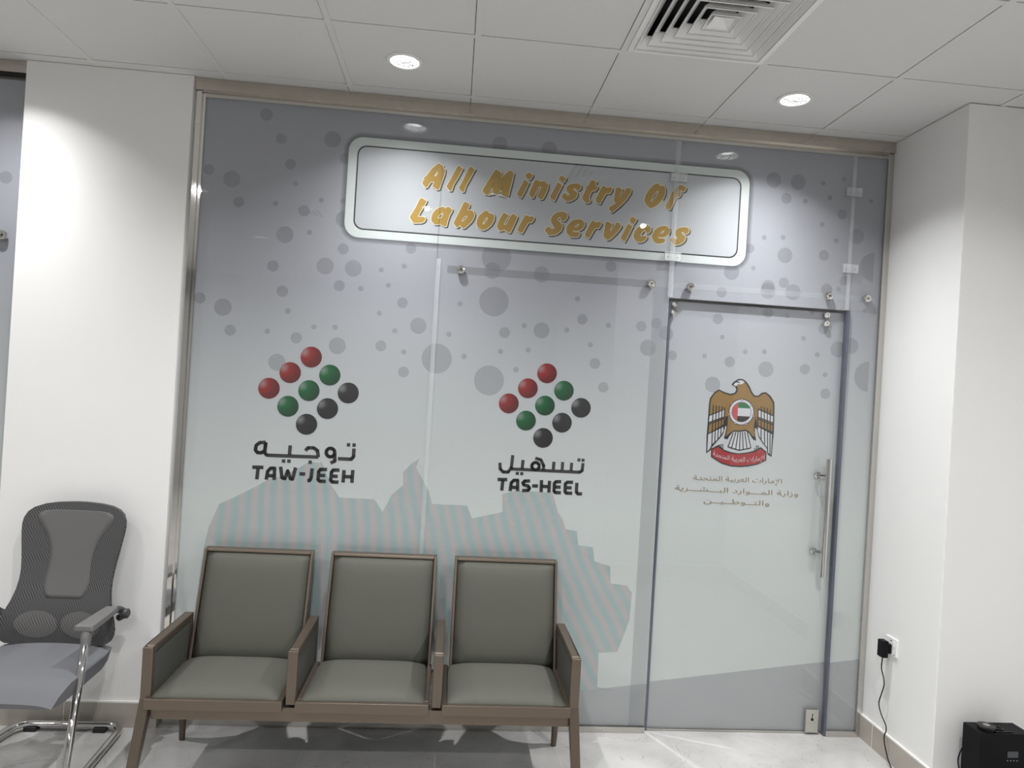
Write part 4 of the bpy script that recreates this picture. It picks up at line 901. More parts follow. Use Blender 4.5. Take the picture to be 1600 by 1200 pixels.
def logo(name, L, r, w_lat, w_ar, dot, label):
    lx = sum(p[0] for p in L['balls']) / 9
    root = empty(name, (lx, -0.001, min(z for s in L['lat'] for _, z in s)), label, 'logo')
    for i, (x, z) in enumerate(L['balls']):
        mb = MB(); mb.lathe((x, YB - 0.0008, z), (0, -1, 0), [(r, 0.0), (r, 0.0004), (0, 0.0004)], 40)
        o = mb.build('red_ball' if i < 3 else 'green_ball' if i < 6 else 'black_ball', M['ball_red' if i < 3 else 'ball_green' if i < 6 else 'ball_black'], root)
        o['label'] = ('red' if i < 3 else 'green' if i < 6 else 'black') + ' ball of the mark'
    mb = MB()
    for s in L['lat']: stroke(mb, s, w_lat, YB - 0.0012)
    mb.build('latin_lettering', M['black_ink'], root)
    mb = MB()
    for s in L['ar']: stroke(mb, s, w_ar, YB - 0.0012)
    for x, z in L['dots']: poly2d(mb, [(x-dot, z-dot), (x+dot, z-dot), (x+dot, z+dot), (x-dot, z+dot)], YB - 0.0012)
    mb.build('arabic_lettering', M['grey_ink'], root)
    return root
logo('logo_print', LOGO_TAW, 0.0519, 0.0175, 0.0175, 0.0085, 'ball diamond mark over the word TAW-JEEH behind the bench')
logo('logo_print', LOGO_TAS, 0.0506, 0.0172, 0.0160, 0.0080, 'ball diamond mark over the word TAS-HEEL next to the door')

em = empty('eagle_crest', (3.30, -0.001, 1.36), 'gold eagle crest with a round flag and red ribbon on the glass door', 'crest')
ye = YB - 0.0008
def flat(name, rings, y, m, root=em):
    vs, fs = curve_faces(rings, y); mb = MB(); add_faces(mb, vs, fs); return mb.build(name, m, root)
flat('eagle_outline', [EAGLE['black']], ye, M['black_ink'])
flat('eagle_body', [EAGLE['gold']], ye - 0.0002, M['eagle_gold'])
mb = MB()
mb.bm.free()
for k, p in enumerate(EAGLE['white']):
    flat('head_patch' if k == 0 else 'tail' if k == 5 else 'foot' if k > 5 else 'feather_patch', [p], ye - 0.0004, M['eagle_white'])
mb = MB()
for s in EAGLE['lines']: stroke(mb, s, 0.0054, ye - 0.0006)
mb.build('feather_line_print', M['black_ink'], em)
flat('ribbon_edge', [EAGLE['rib_b']], ye - 0.0007, M['black_ink'])
rb = flat('ribbon', [EAGLE['rib_r']], ye - 0.0009, M['red_ink'])
mb = MB()
A_, B_, C_ = EAGLE['ribtext']
place_text(mb, shape_arabic('الإمارات العربية المتحدة'), (A_[0], A_[1] - 0.010), (B_[0], B_[1] - 0.010), 0.034, ye - 0.0011, bend=0.022)
mb.build('ribbon_lettering', M['eagle_white'], rb)
(cx, cz), (ox, _), (ix, _), (sxv, _) = EAGLE['shield']
R_, r_ = (ox - cx), (ix - cx) * 0.98
mb = MB(); disc(mb, cx, cz, R_ * 1.04, ye - 0.0007); o = mb.build('shield_rim', M['black_ink'], em)
mb = MB(); disc(mb, cx, cz, R_ * 0.98, ye - 0.0008); mb.build('shield_ring', M['eagle_white'], em)
for x, z in EAGLE['stars']:
    mb = MB(); disc(mb, x, z, 0.0066, ye - 0.00085, 10); sb = mb.build('star_border', M['black_ink'], em)
    mb = MB()
    poly2d(mb, [(x + (0.0056 if k % 2 == 0 else 0.0026) * math.sin(PI*k/5), z + (0.0056 if k % 2 == 0 else 0.0026) * math.cos(PI*k/5)) for k in range(10)], ye - 0.00095)
    mb.build('star', M['eagle_white'], sb)
mb = MB(); disc(mb, cx, cz, r_ * 0.93, ye - 0.0010); mb.build('flag_rim', M['black_ink'], em)
rr = r_ * 0.89
circ = [(cx + rr*math.cos(2*PI*k/60), cz + rr*math.sin(2*PI*k/60)) for k in range(60)]
xs_ = cx - rr * 0.40
for nm, R, m in (('flag_red', (cx-1, xs_, cz-1, cz+1), M['flag_red']), ('flag_green', (xs_, cx+1, cz + rr*.42, cz+1), M['flag_green']), ('flag_white', (xs_, cx+1, cz - rr*.42, cz + rr*.42), M['eagle_white']), ('flag_black', (xs_, cx+1, cz-1, cz - rr*.42), M['black_ink'])):
    c = clip_poly(circ, R); mb = MB(); poly2d(mb, c, ye - 0.0012); mb.build(nm, m, em)

wr = empty('door_lettering', (3.30, -0.001, 1.15), 'three lines of gold Arabic writing under the eagle on the glass door', 'lettering')
for (a, b), t in zip(EAGLE['text'], ('الإمارات العربية المتحدة', 'وزارة المـــوارد البـــشـــرية', 'والتــوطــيــن')):
    mb = MB(); place_text(mb, shape_arabic(t), a, b, 0.036, YB - 0.0012); mb.build('lettering', M['text_gold'], wr)

for o in (em, wr): o.location += Vector(DOOR_SET)

# ---------------------------------------------------------------- ceiling fittings
def downlight(i, x, y, label, group=None, power=None, z=H, cone=None, fall=None):
    t = empty('recessed_downlight', (x, y, z), label, 'ceiling light', group)
    mb = MB(); mb.lathe((x, y, z), (0, 0, -1), [(0.064, -0.004), (0.082, -0.003), (0.082, 0.0015), (0.078, 0.004), (0.066, 0.004), (0.064, 0.001), (0.064, -0.004)], 48, caps=False)
    mb.build('trim_ring', M['lamp_trim'], t, smooth=True)
    mb = MB(); mb.lathe((x, y, z), (0, 0, -1), [(0.064, -0.003), (0.062, -0.016), (0.057, -0.031)], 48, caps=False)
    mb.build('reflector', M['facet'], t, smooth=True)
    mb = MB(); mb.lathe((x, y, z), (0, 0, -1), [(0.0575, -0.0325), (0.0575, -0.030), (0.0, -0.029)], 32)
    mb.build('led_disc', M['lamp_glow'], t)
    ld = bpy.data.lights.new('downlight_beam', 'SPOT')
    ld.energy = power or SPOT_W
    ld.color = SPOT_COL
    ld.spot_size = cone or SPOT_CONE
    ld.spot_blend = 0.22
    ld.use_nodes = True
    nt = ld.node_tree
    em_ = next(n for n in nt.nodes if n.type == 'EMISSION')
    tc = nt.nodes.new('ShaderNodeTexCoord'); sx = nt.nodes.new('ShaderNodeSeparateXYZ')
    ab = nt.nodes.new('ShaderNodeMath'); ab.operation = 'ABSOLUTE'
    pw = nt.nodes.new('ShaderNodeMath'); pw.operation = 'POWER'; pw.inputs[1].default_value = fall or BEAM_POWER
    nt.links.new(tc.outputs['Normal'], sx.inputs[0]); nt.links.new(sx.outputs['Z'], ab.inputs[0])
    nt.links.new(ab.outputs[0], pw.inputs[0]); nt.links.new(pw.outputs[0], em_.inputs['Strength'])
    ld.shadow_soft_size = 0.018 if power else 0.03
    lo = bpy.data.objects.new('downlight_beam', ld)
    COL.objects.link(lo)
    lo.parent = t
    lo.location = (0, 0, -0.002)
    return t
for i, (x, y) in enumerate(LAMPS):
    if i == 0: downlight(i, x, y, 'round recessed ceiling light above the long sign, nearer the white column')
    elif i == 1: downlight(i, x, y, 'round recessed ceiling light above the glass door', None, SPOT_W * 1.3)
    elif i == 2: downlight(i, x, y, 'round recessed ceiling light in front of the white column', None, SPOT_W * 0.78)
    elif y > -1: downlight(i, x, y, 'round recessed ceiling light beyond the white column', 'ceiling lights of the waiting room')
    else: downlight(i, x, y, 'round recessed ceiling light out in the waiting room', 'ceiling lights of the waiting room', ROOM_W * (0.38 if x < 0 else 1.0), cone=ROOM_CONE, fall=ROOM_POWER)

def vent(x, y, label):
    t = empty('ceiling_vent', (x, y, H), label, 'air vent')
    h = 0.286
    def frame(a, b, z0, z1, b2=None):
        """square ring between half sizes a (outer) and b (inner)"""
        mb = MB()
        for k in range(4):
            c, s = [(1,0),(0,1),(-1,0),(0,-1)][k]
            R = lambda u, v, z: (x + u*c - v*s, y + u*s + v*c, z)
            mb.hexa([R(a,-a,z0), R(a,a,z0), R(b,b,z0), R(b,-b,z0)], [R(a,-a,z1), R(a,a,z1), R(b,b,z1), R(b,-b,z1)])
        return mb
    frame(h, 0.258, H - 0.004, H + 0.002).build('flange', M['vent'], t)
    for a in (0.262, 0.221, 0.180, 0.139, 0.098, 0.058):
        mb = MB()
        th, run, rise = 0.0022, 0.037, 0.040
        for k in range(4):
            c, s = [(1,0),(0,1),(-1,0),(0,-1)][k]
            R = lambda u, v, z: (x + u*c - v*s, y + u*s + v*c, z)
            i_ = a - run
            zb, zt = H - 0.006, H - 0.006 + rise
            mb.hexa([R(a,-a,zb), R(a,a,zb), R(i_,i_,zt), R(i_,-i_,zt)], [R(a,-a,zb+th*1.6), R(a,a,zb+th*1.6), R(i_,i_,zt+th*1.6), R(i_,-i_,zt+th*1.6)])
        for k in range(4):
            c, s = [(1,0),(0,1),(-1,0),(0,-1)][k]
            R = lambda u, v, z: (x + u*c - v*s, y + u*s + v*c, z)
            q = a - 0.0026
            mb.hexa([R(a,-a,H-.0105), R(a,a,H-.0105), R(q,q,H-.0105), R(q,-q,H-.0105)], [R(a,-a,H-.004), R(a,a,H-.004), R(q,q,H-.004), R(q,-q,H-.004)])
        mb.build('louver', M['vent'], t)
    mb = MB(); a = 0.020
    mb.hexa([(x-a-.02, y-a-.02, H-.006), (x+a+.02, y-a-.02, H-.006), (x+a+.02, y+a+.02, H-.006), (x-a-.02, y+a+.02, H-.006)][::-1],
            [(x-.001, y-.001, H+.03), (x+.001, y-.001, H+.03), (x+.001, y+.001, H+.03), (x-.001, y+.001, H+.03)][::-1])
    mb.bm.faces.ensure_lookup_table()
    for f in list(mb.bm.faces):
        if all(abs(v.co.z - (H - .006)) < 1e-6 for v in f.verts): mb.bm.faces.remove(f)
    mb.build('centre_cone', M['vent'], t)
    mb = MB(); mb.box(x - .285, x + .285, y - .285, y + .285, H + 0.13, H + 0.135)
    mb.build('duct', M['void'], t)
    return t
vent(VENTS[0][0], VENTS[0][1], 'square white air vent with nested louvers above the long sign')
vent(VENTS[1][0], VENTS[1][1], 'square white air vent further back over the waiting room')

# ---------------------------------------------------------------- three-seat bench
bn = empty('waiting_bench', (1.51, -0.38, 0), 'three seat waiting bench with olive grey pads and bronze metal frame', 'bench')
BM = M['bench_metal']
# beam under the seats
mb = MB(); mb.box(0.664, 2.372, -0.612, -0.560, 0.315, 0.372); mb.box(0.664, 2.372, -0.235, -0.19, 0.315, 0.372)
for x in (0.664, 1.19, 1.787, 2.33): mb.box(x, x + 0.042, -0.56, -0.235, 0.32, 0.366)
mb.build('seat_beam', BM, bn, bevel=0.003)
seats = (0.914, 1.507, 2.103)
ARMS = ((0.621 + 0.021), 1.214, 1.809, 2.389)
def cushion(cx, w, y0, y1, zf, zb, crown, th):
    """padded seat: domed top, pinched at its edges"""
    mb = MB(); n, m = 12, 12
    top, bot = [], []
    for i in range(n + 1):
        u = -1 + 2 * i / n
        rt, rb = [], []
        for j in range(m + 1):
            v = j / m
            vv = -1 + 2 * v
            e = (1 - abs(u) ** 4.5) * (1 - abs(vv) ** 4.5)
            # corners drawn in at the back
            k = 1 - 0.05 * max(0, v - 0.75) * 4 * (abs(u) ** 3)
            x = cx + u * w / 2 * k
            y = y0 + (y1 - y0) * v
            z = zf + (zb - zf) * v
            rt.append(mb.bm.verts.new((x, y, z + th * (0.40 + 0.60 * e ** 0.6) + crown * e)))
            rb.append(mb.bm.verts.new((x, y, z)))
        top.append(rt); bot.append(rb)
    for i in range(n):
        for j in range(m):
            mb.bm.faces.new([top[i][j], top[i+1][j], top[i+1][j+1], top[i][j+1]])
            mb.bm.faces.new([bot[i][j+1], bot[i+1][j+1], bot[i+1][j], bot[i][j]])
    for i in range(n):
        mb.bm.faces.new([bot[i][0], bot[i+1][0], top[i+1][0], top[i][0]])
        mb.bm.faces.new([top[i][m], top[i+1][m], bot[i+1][m], bot[i][m]])
    for j in range(m):
        mb.bm.faces.new([top[0][j], top[0][j+1], bot[0][j+1], bot[0][j]])
        mb.bm.faces.new([bot[n][j], bot[n][j+1], top[n][j+1], top[n][j]])
    return mb
def back_pt(u, v, d):
    """point on a leaning backrest: u across, v up 0..1, d outward towards the sitter"""
    y = -0.215 + 0.135 * v; z = 0.405 + 0.482 * v
    return (u, y - d * 0.963, z + d * -0.27 * 0 + 0.0)
for cx in seats:
    # tray
    mb = MB(); mb.box(cx - 0.271, cx + 0.271, -0.636, -0.600, 0.363, 0.405)
    mb.box(cx - 0.271, cx - 0.250, -0.600, -0.21, 0.375, 0.405); mb.box(cx + 0.250, cx + 0.271, -0.600, -0.21, 0.375, 0.405)
    mb.box(cx - 0.25, cx + 0.25, -0.600, -0.20, 0.373, 0.392)
    mb.build('seat_tray', BM, bn, bevel=0.002)
    cushion(cx, 0.512, -0.622, -0.212, 0.393, 0.393, 0.012, 0.042).build('seat_pad', M['leather'], bn, smooth=True, sub=1)
    bx = cx + 0.010
    # back frame: rim and rear sheet
    w = 0.254
    mb = MB()
    def bar(u0, u1, v0, v1, d0, d1):
        mb.hexa([back_pt(u0,v0,d0), back_pt(u1,v0,d0), back_pt(u1,v0,d1), back_pt(u0,v0,d1)], [back_pt(u0,v1,d0), back_pt(u1,v1,d0), back_pt(u1,v1,d1), back_pt(u0,v1,d1)])
    bar(bx - w, bx - w + .013, -0.05, 1.0, -0.022, 0.026)
    bar(bx + w - .013, bx + w, -0.05, 1.0, -0.022, 0.026)
    bar(bx - w + .013, bx + w - .013, 0.973, 1.0, -0.022, 0.026)
    bar(bx - w + .013, bx + w - .013, -0.05, 0.973, -0.022, -0.012)
    mb.build('back_frame', BM, bn, bevel=0.003)
    # back pad
    mb = MB(); n, m = 12, 14
    g = []
    for i in range(n + 1):
        u = -1 + 2*i/n
        row = []
        for j in range(m + 1):
            v = -1 + 2*j/m
            e = (1 - abs(u) ** 6) * (1 - abs(v) ** 6)
            row.append(mb.bm.verts.new(back_pt(bx + u * (w - .015), 0.485 + 0.485 * v, 0.010 + 0.024 * e ** 0.5 + 0.008 * e * (1 - v*v*.4))))
        g.append(row)
    for i in range(n):
        for j in range(m): mb.bm.faces.new([g[i][j], g[i+1][j], g[i+1][j+1], g[i][j+1]])
    o = mb.build('back_pad', M['leather'], bn, smooth=True)
    sm = o.modifiers.new('thick', 'SOLIDIFY'); sm.thickness = 0.012; sm.offset = 0.0
for k, ax in enumerate(ARMS):
    h = 0.0205
    mb = MB()
    # one bent bar: front post, top, rear post
    mb.box(ax - h, ax + h, -0.618, -0.586, 0.385, 0.605)
    mb.box(ax - h, ax + h, -0.586, -0.172, 0.578, 0.605)
    mb.box(ax - h, ax + h, -0.196, -0.172, 0.33, 0.578)
    bmesh.ops.remove_doubles(mb.bm, verts=mb.bm.verts, dist=1e-5)
    a = mb.build('armrest', BM, bn, bevel=0.004, seg=3)
    for s in (-1, 1):
        if (k == 0 and s < 0) or (k == 3 and s > 0): continue
        mb = MB(); x0, x1 = (ax + s * 0.006, ax + s * (h - 0.004)) if s > 0 else (ax - (h - 0.004), ax - 0.006)
        mb.box(x0, x1, -0.581, -0.201, 0.388, 0.573)
        mb.build('arm_pad', M['panel'], a, bevel=0.004)
    if k in (0, 3):
        mb = MB(); mb.box(ax - 0.006, ax + 0.006, -0.584, -0.198, 0.386, 0.577)
        mb.build('arm_core', M['panel'], a)
for s, ax in ((-1, ARMS[0]), (1, ARMS[3])):
    mb = MB(); h = 0.0205
    dx = 0.022 * s
    mb.hexa([(ax + dx - h*.8, -0.720, 0), (ax + dx + h*.8, -0.720, 0), (ax + dx + h*.8, -0.686, 0), (ax + dx - h*.8, -0.686, 0)],
            [(ax - h, -0.618, 0.402), (ax + h, -0.618, 0.402), (ax + h, -0.566, 0.402), (ax - h, -0.566, 0.402)])
    mb.build('leg', BM, bn, bevel=0.002)
    rx = 0.636 if s < 0 else 2.392
    mb = MB()
    mb.tube([(rx, -0.153, 0.0), (rx, -0.153, 0.004), (rx + .001, -0.160, 0.10), (rx + .003, -0.175, 0.22), (rx + .005, -0.19, 0.35)], [0.0125, 0.0135, 0.0165, 0.0205, 0.0235], 20)
    mb.build('leg', BM, bn, smooth=True)

# ---------------------------------------------------------------- office chair
OX = 0.107
oc = empty('office_chair', (OX, -0.40, 0), 'grey mesh back office chair with chrome sled legs in front of the white column', 'chair')
prof = [(0.0, 1.083), (0.055, 1.082), (0.10, 1.079), (0.15, 1.071), (0.187, 1.057), (0.209, 1.038), (0.221, 1.012), (0.2245, 0.985), (0.222, 0.95), (0.217, 0.915), (0.211, 0.875), (0.204, 0.83), (0.199, 0.785), (0.198, 0.745), (0.202, 0.70), (0.212, 0.655), (0.227, 0.615), (0.243, 0.575), (0.250, 0.545), (0.248, 0.518), (0.236, 0.495), (0.212, 0.478), (0.17, 0.470), (0.10, 0.467), (0.0, 0.466)]
def by(x, z, d=0.0):
    """surface of the curved backrest"""
    t = (z - 0.47) / 0.61
    lum = 0.022 * math.exp(-((t - 0.18) / 0.22) ** 2)
    return -0.245 + (z - 0.47) * 0.185 - lum - 0.55 * (x * x) * 1.0 + 0.0 - d
def shell(outline, d, th, name, m, root, nx=14):
    """sheet filling a left-right symmetric outline, row by row"""
    mb = MB(); rows = []
    for w, z in outline:
        rows.append([(OX + w * (-1 + 2*i/nx), z, w * (-1 + 2*i/nx)) for i in range(nx + 1)])
    for yy, fl in ((d, 0), (d - th, 1)):
        pass
    F = [[mb.bm.verts.new((x, by(lx, z, d), z)) for x, z, lx in r] for r in rows]
    Bk = [[mb.bm.verts.new((x, by(lx, z, d - th), z)) for x, z, lx in r] for r in rows]
    for a in range(len(rows) - 1):
        for i in range(nx):
            mb.bm.faces.new([F[a][i], F[a][i+1], F[a+1][i+1], F[a+1][i]])
            mb.bm.faces.new([Bk[a+1][i], Bk[a+1][i+1], Bk[a][i+1], Bk[a][i]])
        mb.bm.faces.new([F[a+1][0], Bk[a+1][0], Bk[a][0], F[a][0]])
        mb.bm.faces.new([F[a][nx], Bk[a][nx], Bk[a+1][nx], F[a+1][nx]])
    mb.bm.faces.new([Bk[0][i] for i in range(nx + 1)] + [F[0][i] for i in range(nx, -1, -1)])
    mb.bm.faces.new([F[-1][i] for i in range(nx + 1)] + [Bk[-1][i] for i in range(nx, -1, -1)])
    bmesh.ops.remove_doubles(mb.bm, verts=mb.bm.verts, dist=1e-5)
    bmesh.ops.dissolve_degenerate(mb.bm, edges=mb.bm.edges, dist=1e-6)
    return mb.build(name, m, root, smooth=True)
ol = [(max(w, 0.004), z) for w, z in prof]
ol[0] = (0.02, 1.0835); ol[-1] = (0.12, 0.4655)
bk = shell(ol, 0.0, 0.020, 'backrest', M['mesh_dark'], oc)
bk.modifiers.new('edges', 'EDGE_SPLIT').split_angle = math.radians(50)
cen = [(0.10, 1.047), (0.140, 1.043), (0.160, 1.033), (0.166, 1.018), (0.163, 1.000), (0.152, 0.980), (0.138, 0.960), (0.121, 0.932), (0.106, 0.90), (0.096, 0.865), (0.092, 0.83), (0.092, 0.80), (0.095, 0.765), (0.098, 0.735), (0.096, 0.705), (0.086, 0.68), (0.070, 0.664)]
shell(cen, 0.0012, 0.0008, 'centre_mesh', M['mesh_light'], oc, 10)
def ellipse_pad(cx, cz, rx, rz, d, m):
    mb = MB(); n = 28
    c = mb.bm.verts.new((OX + cx, by(cx, cz, d + .003), cz))
    ring = []
    for k in range(n):
        a = 2*PI*k/n
        x, z = cx + rx*math.cos(a), cz + rz*math.sin(a) + 0.12 * rx * math.cos(a) * -0.5
        ring.append(mb.bm.verts.new((OX + x, by(x, z, d), z)))
    for k in range(n): mb.bm.faces.new([c, ring[k], ring[(k+1) % n]])
    return mb.build('lumbar_pad', m, oc, smooth=True)
ellipse_pad(-0.095, 0.555, 0.088, 0.058, 0.0012, M['mesh_mid'])
ellipse_pad(0.095, 0.555, 0.088, 0.058, 0.0012, M['mesh_mid'])
# rear support
mb = MB(); mb.tube(path([(OX, -0.235, 0.40), (OX, -0.205, 0.50), (OX, -0.165, 0.70), (OX, -0.135, 0.86)]), [0.02] * 19, 12)
mb.build('back_support', M['plastic_dark'], oc, smooth=True)
# seat
mb = MB(); n, m = 14, 14
g, g2 = [], []
for i in range(n + 1):
    u = -1 + 2*i/n
    ra, rb_ = [], []
    for j in range(m + 1):
        v = j / m
        y = -0.715 + 0.475 * v
        w = 0.248 - 0.018 * max(0, 0.15 - v) / 0.15 - 0.02 * max(0, v - 0.8) / 0.2
        fall = 0.062 * max(0, (0.22 - v) / 0.22) ** 2
        side = 0.014 * abs(u) ** 6
        x = OX + u * w
        ra.append(mb.bm.verts.new((x, y, 0.470 - fall - side + 0.004 * (1 - u*u))))
        rb_.append(mb.bm.verts.new((OX + u * (w - 0.008), y + 0.012 * (1 - 2*v), 0.388 + 0.016 * v)))
    g.append(ra); g2.append(rb_)
for i in range(n):
    for j in range(m):
        mb.bm.faces.new([g[i][j], g[i+1][j], g[i+1][j+1], g[i][j+1]])
        mb.bm.faces.new([g2[i][j+1], g2[i+1][j+1], g2[i+1][j], g2[i][j]])
for i in range(n):
    mb.bm.faces.new([g2[i][0], g2[i+1][0], g[i+1][0], g[i][0]]); mb.bm.faces.new([g[i][m], g[i+1][m], g2[i+1][m], g2[i][m]])
for j in range(m):
    mb.bm.faces.new([g[0][j], g[0][j+1], g2[0][j+1], g2[0][j]]); mb.bm.faces.new([g2[n][j], g2[n][j+1], g[n][j+1], g[n][j]])
st = mb.build('seat', M['fabric'], oc, smooth=True)
st.modifiers.new('edges', 'EDGE_SPLIT').split_angle = math.radians(42)
mb = MB(); mb.box(OX - 0.20, OX + 0.20, -0.66, -0.28, 0.378, 0.397)
mb.build('seat_pan', M['plastic_dark'], oc, bevel=0.006)
# chrome sled: one tube from arm to arm, along the floor behind
def side_pts(s):
    X = lambda d: OX + s * (d if s > 0 or d < 0.24 else d + 0.055)
    r = 0.0135
    z0 = 0.030
    a = (X(0.242), -0.505, 0.585); b = (X(0.270), -0.690, z0); c = (X(0.236), -0.088, z0); d = (OX, -0.088, z0)
    return [Vector(a)] + arc_corner(a, b, c, 0.10, 8) + arc_corner(b, c, d, 0.075, 8)
L_, R__ = side_pts(-1), side_pts(1)
mb = MB(); mb.tube(L_ + R__[::-1], 0.0155, 16)
mb.build('sled_frame', M['chrome'], oc, smooth=True)
for sx_ in (-0.175, 0.135):
    mb = MB(); mb.box(OX + sx_ - 0.028, OX + sx_ + 0.028, -0.112, -0.066, 0.0, 0.022)
    mb.build('floor_pad', M['rubber'], oc, bevel=0.004)
mb = MB(); mb.tube([(OX - 0.247, -0.545, 0.435), (OX + 0.247, -0.545, 0.435)], 0.011, 12); mb.tube([(OX - 0.2, -0.33, 0.385), (OX + 0.2, -0.33, 0.385)], 0.011, 12)
mb.build('cross_bar', M['chrome'], oc, smooth=True)
for s in (-1, 1):
    X = lambda d: OX + s * (d if s > 0 else d + 0.055)
    mb = MB()
    pts = [((X(0.232), -0.515), 0.082), ((X(0.234), -0.44), 0.076), ((X(0.234), -0.35), 0.070), ((X(0.232), -0.268), 0.060)]
    top, bot = [], []
    for (x, y), w in pts:
        z = 0.648 + 0.004 * math.sin((y + 0.5) * 8)
        top.append([(x - w/2 + .006, y, z), (x + w/2 - .006, y, z)]); bot.append([(x - w/2, y, z - 0.026), (x + w/2, y, z - 0.026)])
    Vt = [[mb.bm.verts.new(p) for p in r] for r in top]; Vb = [[mb.bm.verts.new(p) for p in r] for r in bot]
    for i in range(3):
        mb.bm.faces.new([Vt[i][0], Vt[i][1], Vt[i+1][1], Vt[i+1][0]]); mb.bm.faces.new([Vb[i+1][0], Vb[i+1][1], Vb[i][1], Vb[i][0]])
        mb.bm.faces.new([Vt[i][1], Vb[i][1], Vb[i+1][1], Vt[i+1][1]]); mb.bm.faces.new([Vb[i][0], Vt[i][0], Vt[i+1][0], Vb[i+1][0]])
    mb.bm.faces.new([Vb[0][0], Vb[0][1], Vt[0][1], Vt[0][0]]); mb.bm.faces.new([Vt[3][0], Vt[3][1], Vb[3][1], Vb[3][0]])
    ar = mb.build('armrest', M['plastic'], oc, bevel=0.006, seg=3)
    mb = MB(); mb.tube(path([(X(0.242), -0.508, 0.560), (X(0.240), -0.500, 0.60), (X(0.236), -0.478, 0.632)]), [0.0185, 0.0185, 0.0190, 0.0195, 0.02, 0.021, 0.0215, 0.022, 0.0225, 0.023, 0.0235, 0.024, 0.0245], 16)
    mb.build('arm_sleeve', M['plastic'], ar, smooth=True)
    mb = MB(); mb.tube(path([(X(0.234), -0.275, 0.628), (X(0.242), -0.225, 0.622), (X(0.252), -0.185, 0.590), (X(0.22), -0.17, 0.565)]), 0.016, 12)
    mb.lathe((X(0.268), -0.205, 0.598), (s, 0, 0), [(0.022, -0.02), (0.022, 0.006), (0.017, 0.010), (0, 0.010)], 24)
    mb.build('arm_bracket', M['plastic_dark'], ar, smooth=False)

# ---------------------------------------------------------------- socket, adapter, machine
sk = empty('wall_socket', (XR, -0.230, 0.562), 'white square power socket with switch on the white wall by the door', 'socket')
mb = MB(); mb.box(XR - 0.009, XR, -0.274, -0.186, 0.518, 0.606); mb.build('plate', M['socket'], sk, bevel=0.002)
mb = MB(); mb.box(XR - 0.0125, XR - 0.009, -0.258, -0.246, 0.566, 0.590); mb.build('switch', M['socket'], sk, bevel=0.001)
mb = MB(); mb.box(XR - 0.0095, XR - 0.0085, -0.236, -0.224, 0.588, 0.592); mb.build('indicator', M['black_gloss'], sk)
mb = MB(); mb.box(XR - 0.0095, XR - 0.0085, -0.262, -0.250, 0.525, 0.528); mb.build('mark', M['screen'], sk)
pa = empty('power_adapter', (XR - .03, -0.220, 0.545), 'black plug adapter with a long thin cable in the white wall socket', 'adapter')
mb = MB(); mb.box(XR - 0.060, XR - 0.028, -0.2425, -0.1975, 0.505, 0.588)
mb.build('adapter_body', M['black_box'], pa, bevel=0.004)
mb = MB(); mb.box(XR - 0.028, XR - 0.0092, -0.241, -0.203, 0.525, 0.574)
mb.build('plug_neck', M['black_box'], pa, bevel=0.006)
xw = XR - 0.035
cab = [(xw - .01, -0.220, 0.515), (xw - .01, -0.221, 0.488), (xw - .005, -0.212, 0.445), (xw, -0.226, 0.40), (xw, -0.232, 0.368), (xw, -0.215, 0.315), (xw, -0.200, 0.262), (xw, -0.224, 0.218), (xw, -0.262, 0.186), (xw, -0.268, 0.158), (xw, -0.256, 0.122), (xw, -0.270, 0.075), (xw, -0.305, 0.022), (xw - .01, -0.36, 0.005), (xw - .03, -0.46, 0.004), (xw - .035, -0.56, 0.004), (4.06, -0.615, 0.006), (4.112, -0.635, 0.02), (4.125, -0.640, 0.08), (4.118, -0.642, 0.16), (4.108, -0.640, 0.22), (4.128, -0.640, 0.275), (4.152, -0.642, 0.288)]
mb = MB(); mb.tube(path(cab, 5), 0.0028, 8); mb.build('cable', M['black_box'], pa, smooth=True)

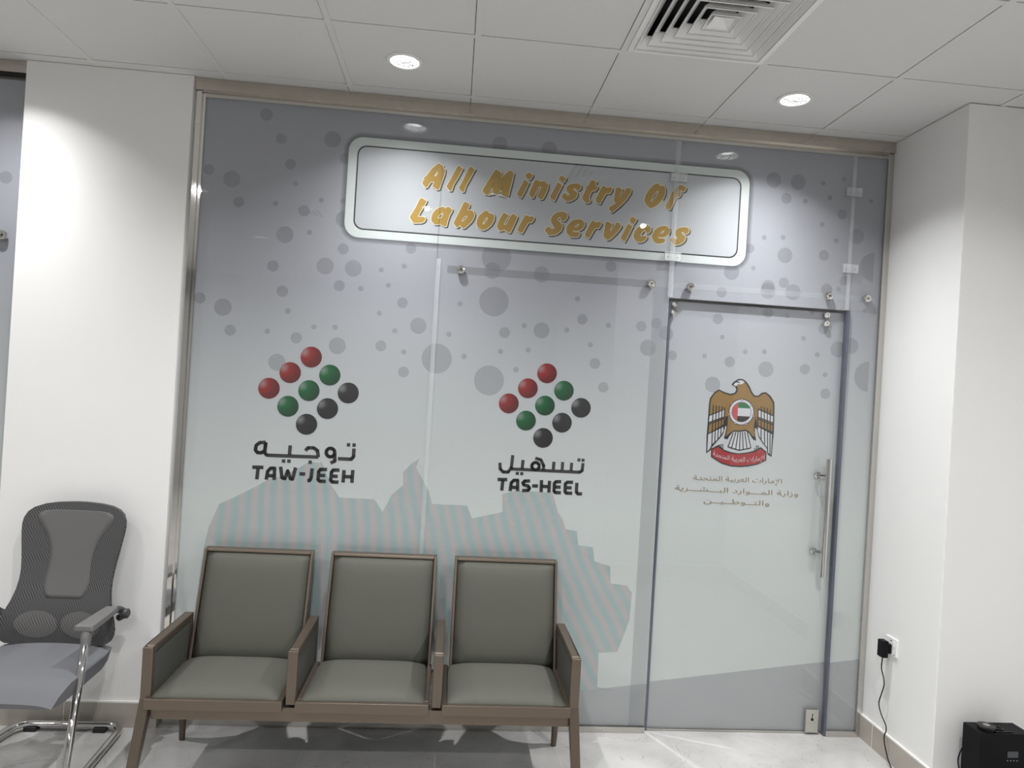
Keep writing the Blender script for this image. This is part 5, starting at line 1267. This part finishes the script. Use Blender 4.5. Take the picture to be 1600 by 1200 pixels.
bx0, bx1, by0, by1, bz = 4.150, 4.386, -0.712, -0.604, 0.369
dm = empty('scent_machine', (4.268, -0.658, 0), 'black box shaped machine with small display standing against the white wall', 'machine')
mb = MB(); mb.box(bx0, bx1, by0, by1, 0.006, bz); mb.build('case', M['black_box'], dm, bevel=0.003)
for x in (bx0 + .02, bx1 - .02):
    for y in (by0 + .02, by1 - .02):
        mb = MB(); mb.lathe((x, y, 0), (0, 0, 1), [(0.01, 0), (0.01, 0.006)], 14); mb.build('rubber_foot', M['rubber'], dm)
mb = MB(); mb.box(4.276, 4.325, by0 - .0012, by0 + .001, 0.268, 0.294); mb.build('display', M['screen'], dm)
for k in range(4):
    mb = MB(); mb.box(4.275 + .0148*k, 4.2798 + .0148*k, by0 - .0012, by0 + .001, 0.2535, 0.2562); mb.build('button', M['skirt'], dm)
mb = MB(); mb.lathe((4.205, -0.672, bz), (0, 0, 1), [(0.032, 0), (0.032, 0.006), (0.028, 0.008), (0.036, 0.010), (0.036, 0.017), (0.033, 0.019), (0.0, 0.019)], 36)
cp = mb.build('cap', M['black_gloss'], dm)
mb = MB(); mb.lathe((4.205, -0.672, bz + .019), (0, 0, 1), [(0.0135, 0), (0.0135, 0.0015), (0.0, 0.003)], 24); mb.build('cap_centre', M['satin'], cp)
mb = MB(); mb.tube([(4.262 + 0.0155*math.cos(2*PI*k/24), -0.672 + 0.0155*math.sin(2*PI*k/24), bz + 0.006) for k in range(24)], 0.0045, 10, closed=True)
mb.build('ring', M['black_gloss'], dm, smooth=True)
mb = MB(); mb.box(4.225, 4.305, -0.702, -0.694, bz, bz + 0.005); mb.build('latch', M['black_gloss'], dm, bevel=0.002)

# ---------------------------------------------------------------- room behind the printed glass
for x, y in ((1.66, 0.50), (2.66, 0.50)):
    ld = bpy.data.lights.new('far_room_beam', 'SPOT'); ld.energy = BACK_W; ld.color = SPOT_COL
    ld.spot_size = math.radians(64); ld.spot_blend = 0.25; ld.shadow_soft_size = 0.03
    lo = bpy.data.objects.new('far_room_beam', ld); COL.objects.link(lo); lo.location = (x, y, H)
bpy.context.view_layer.update()
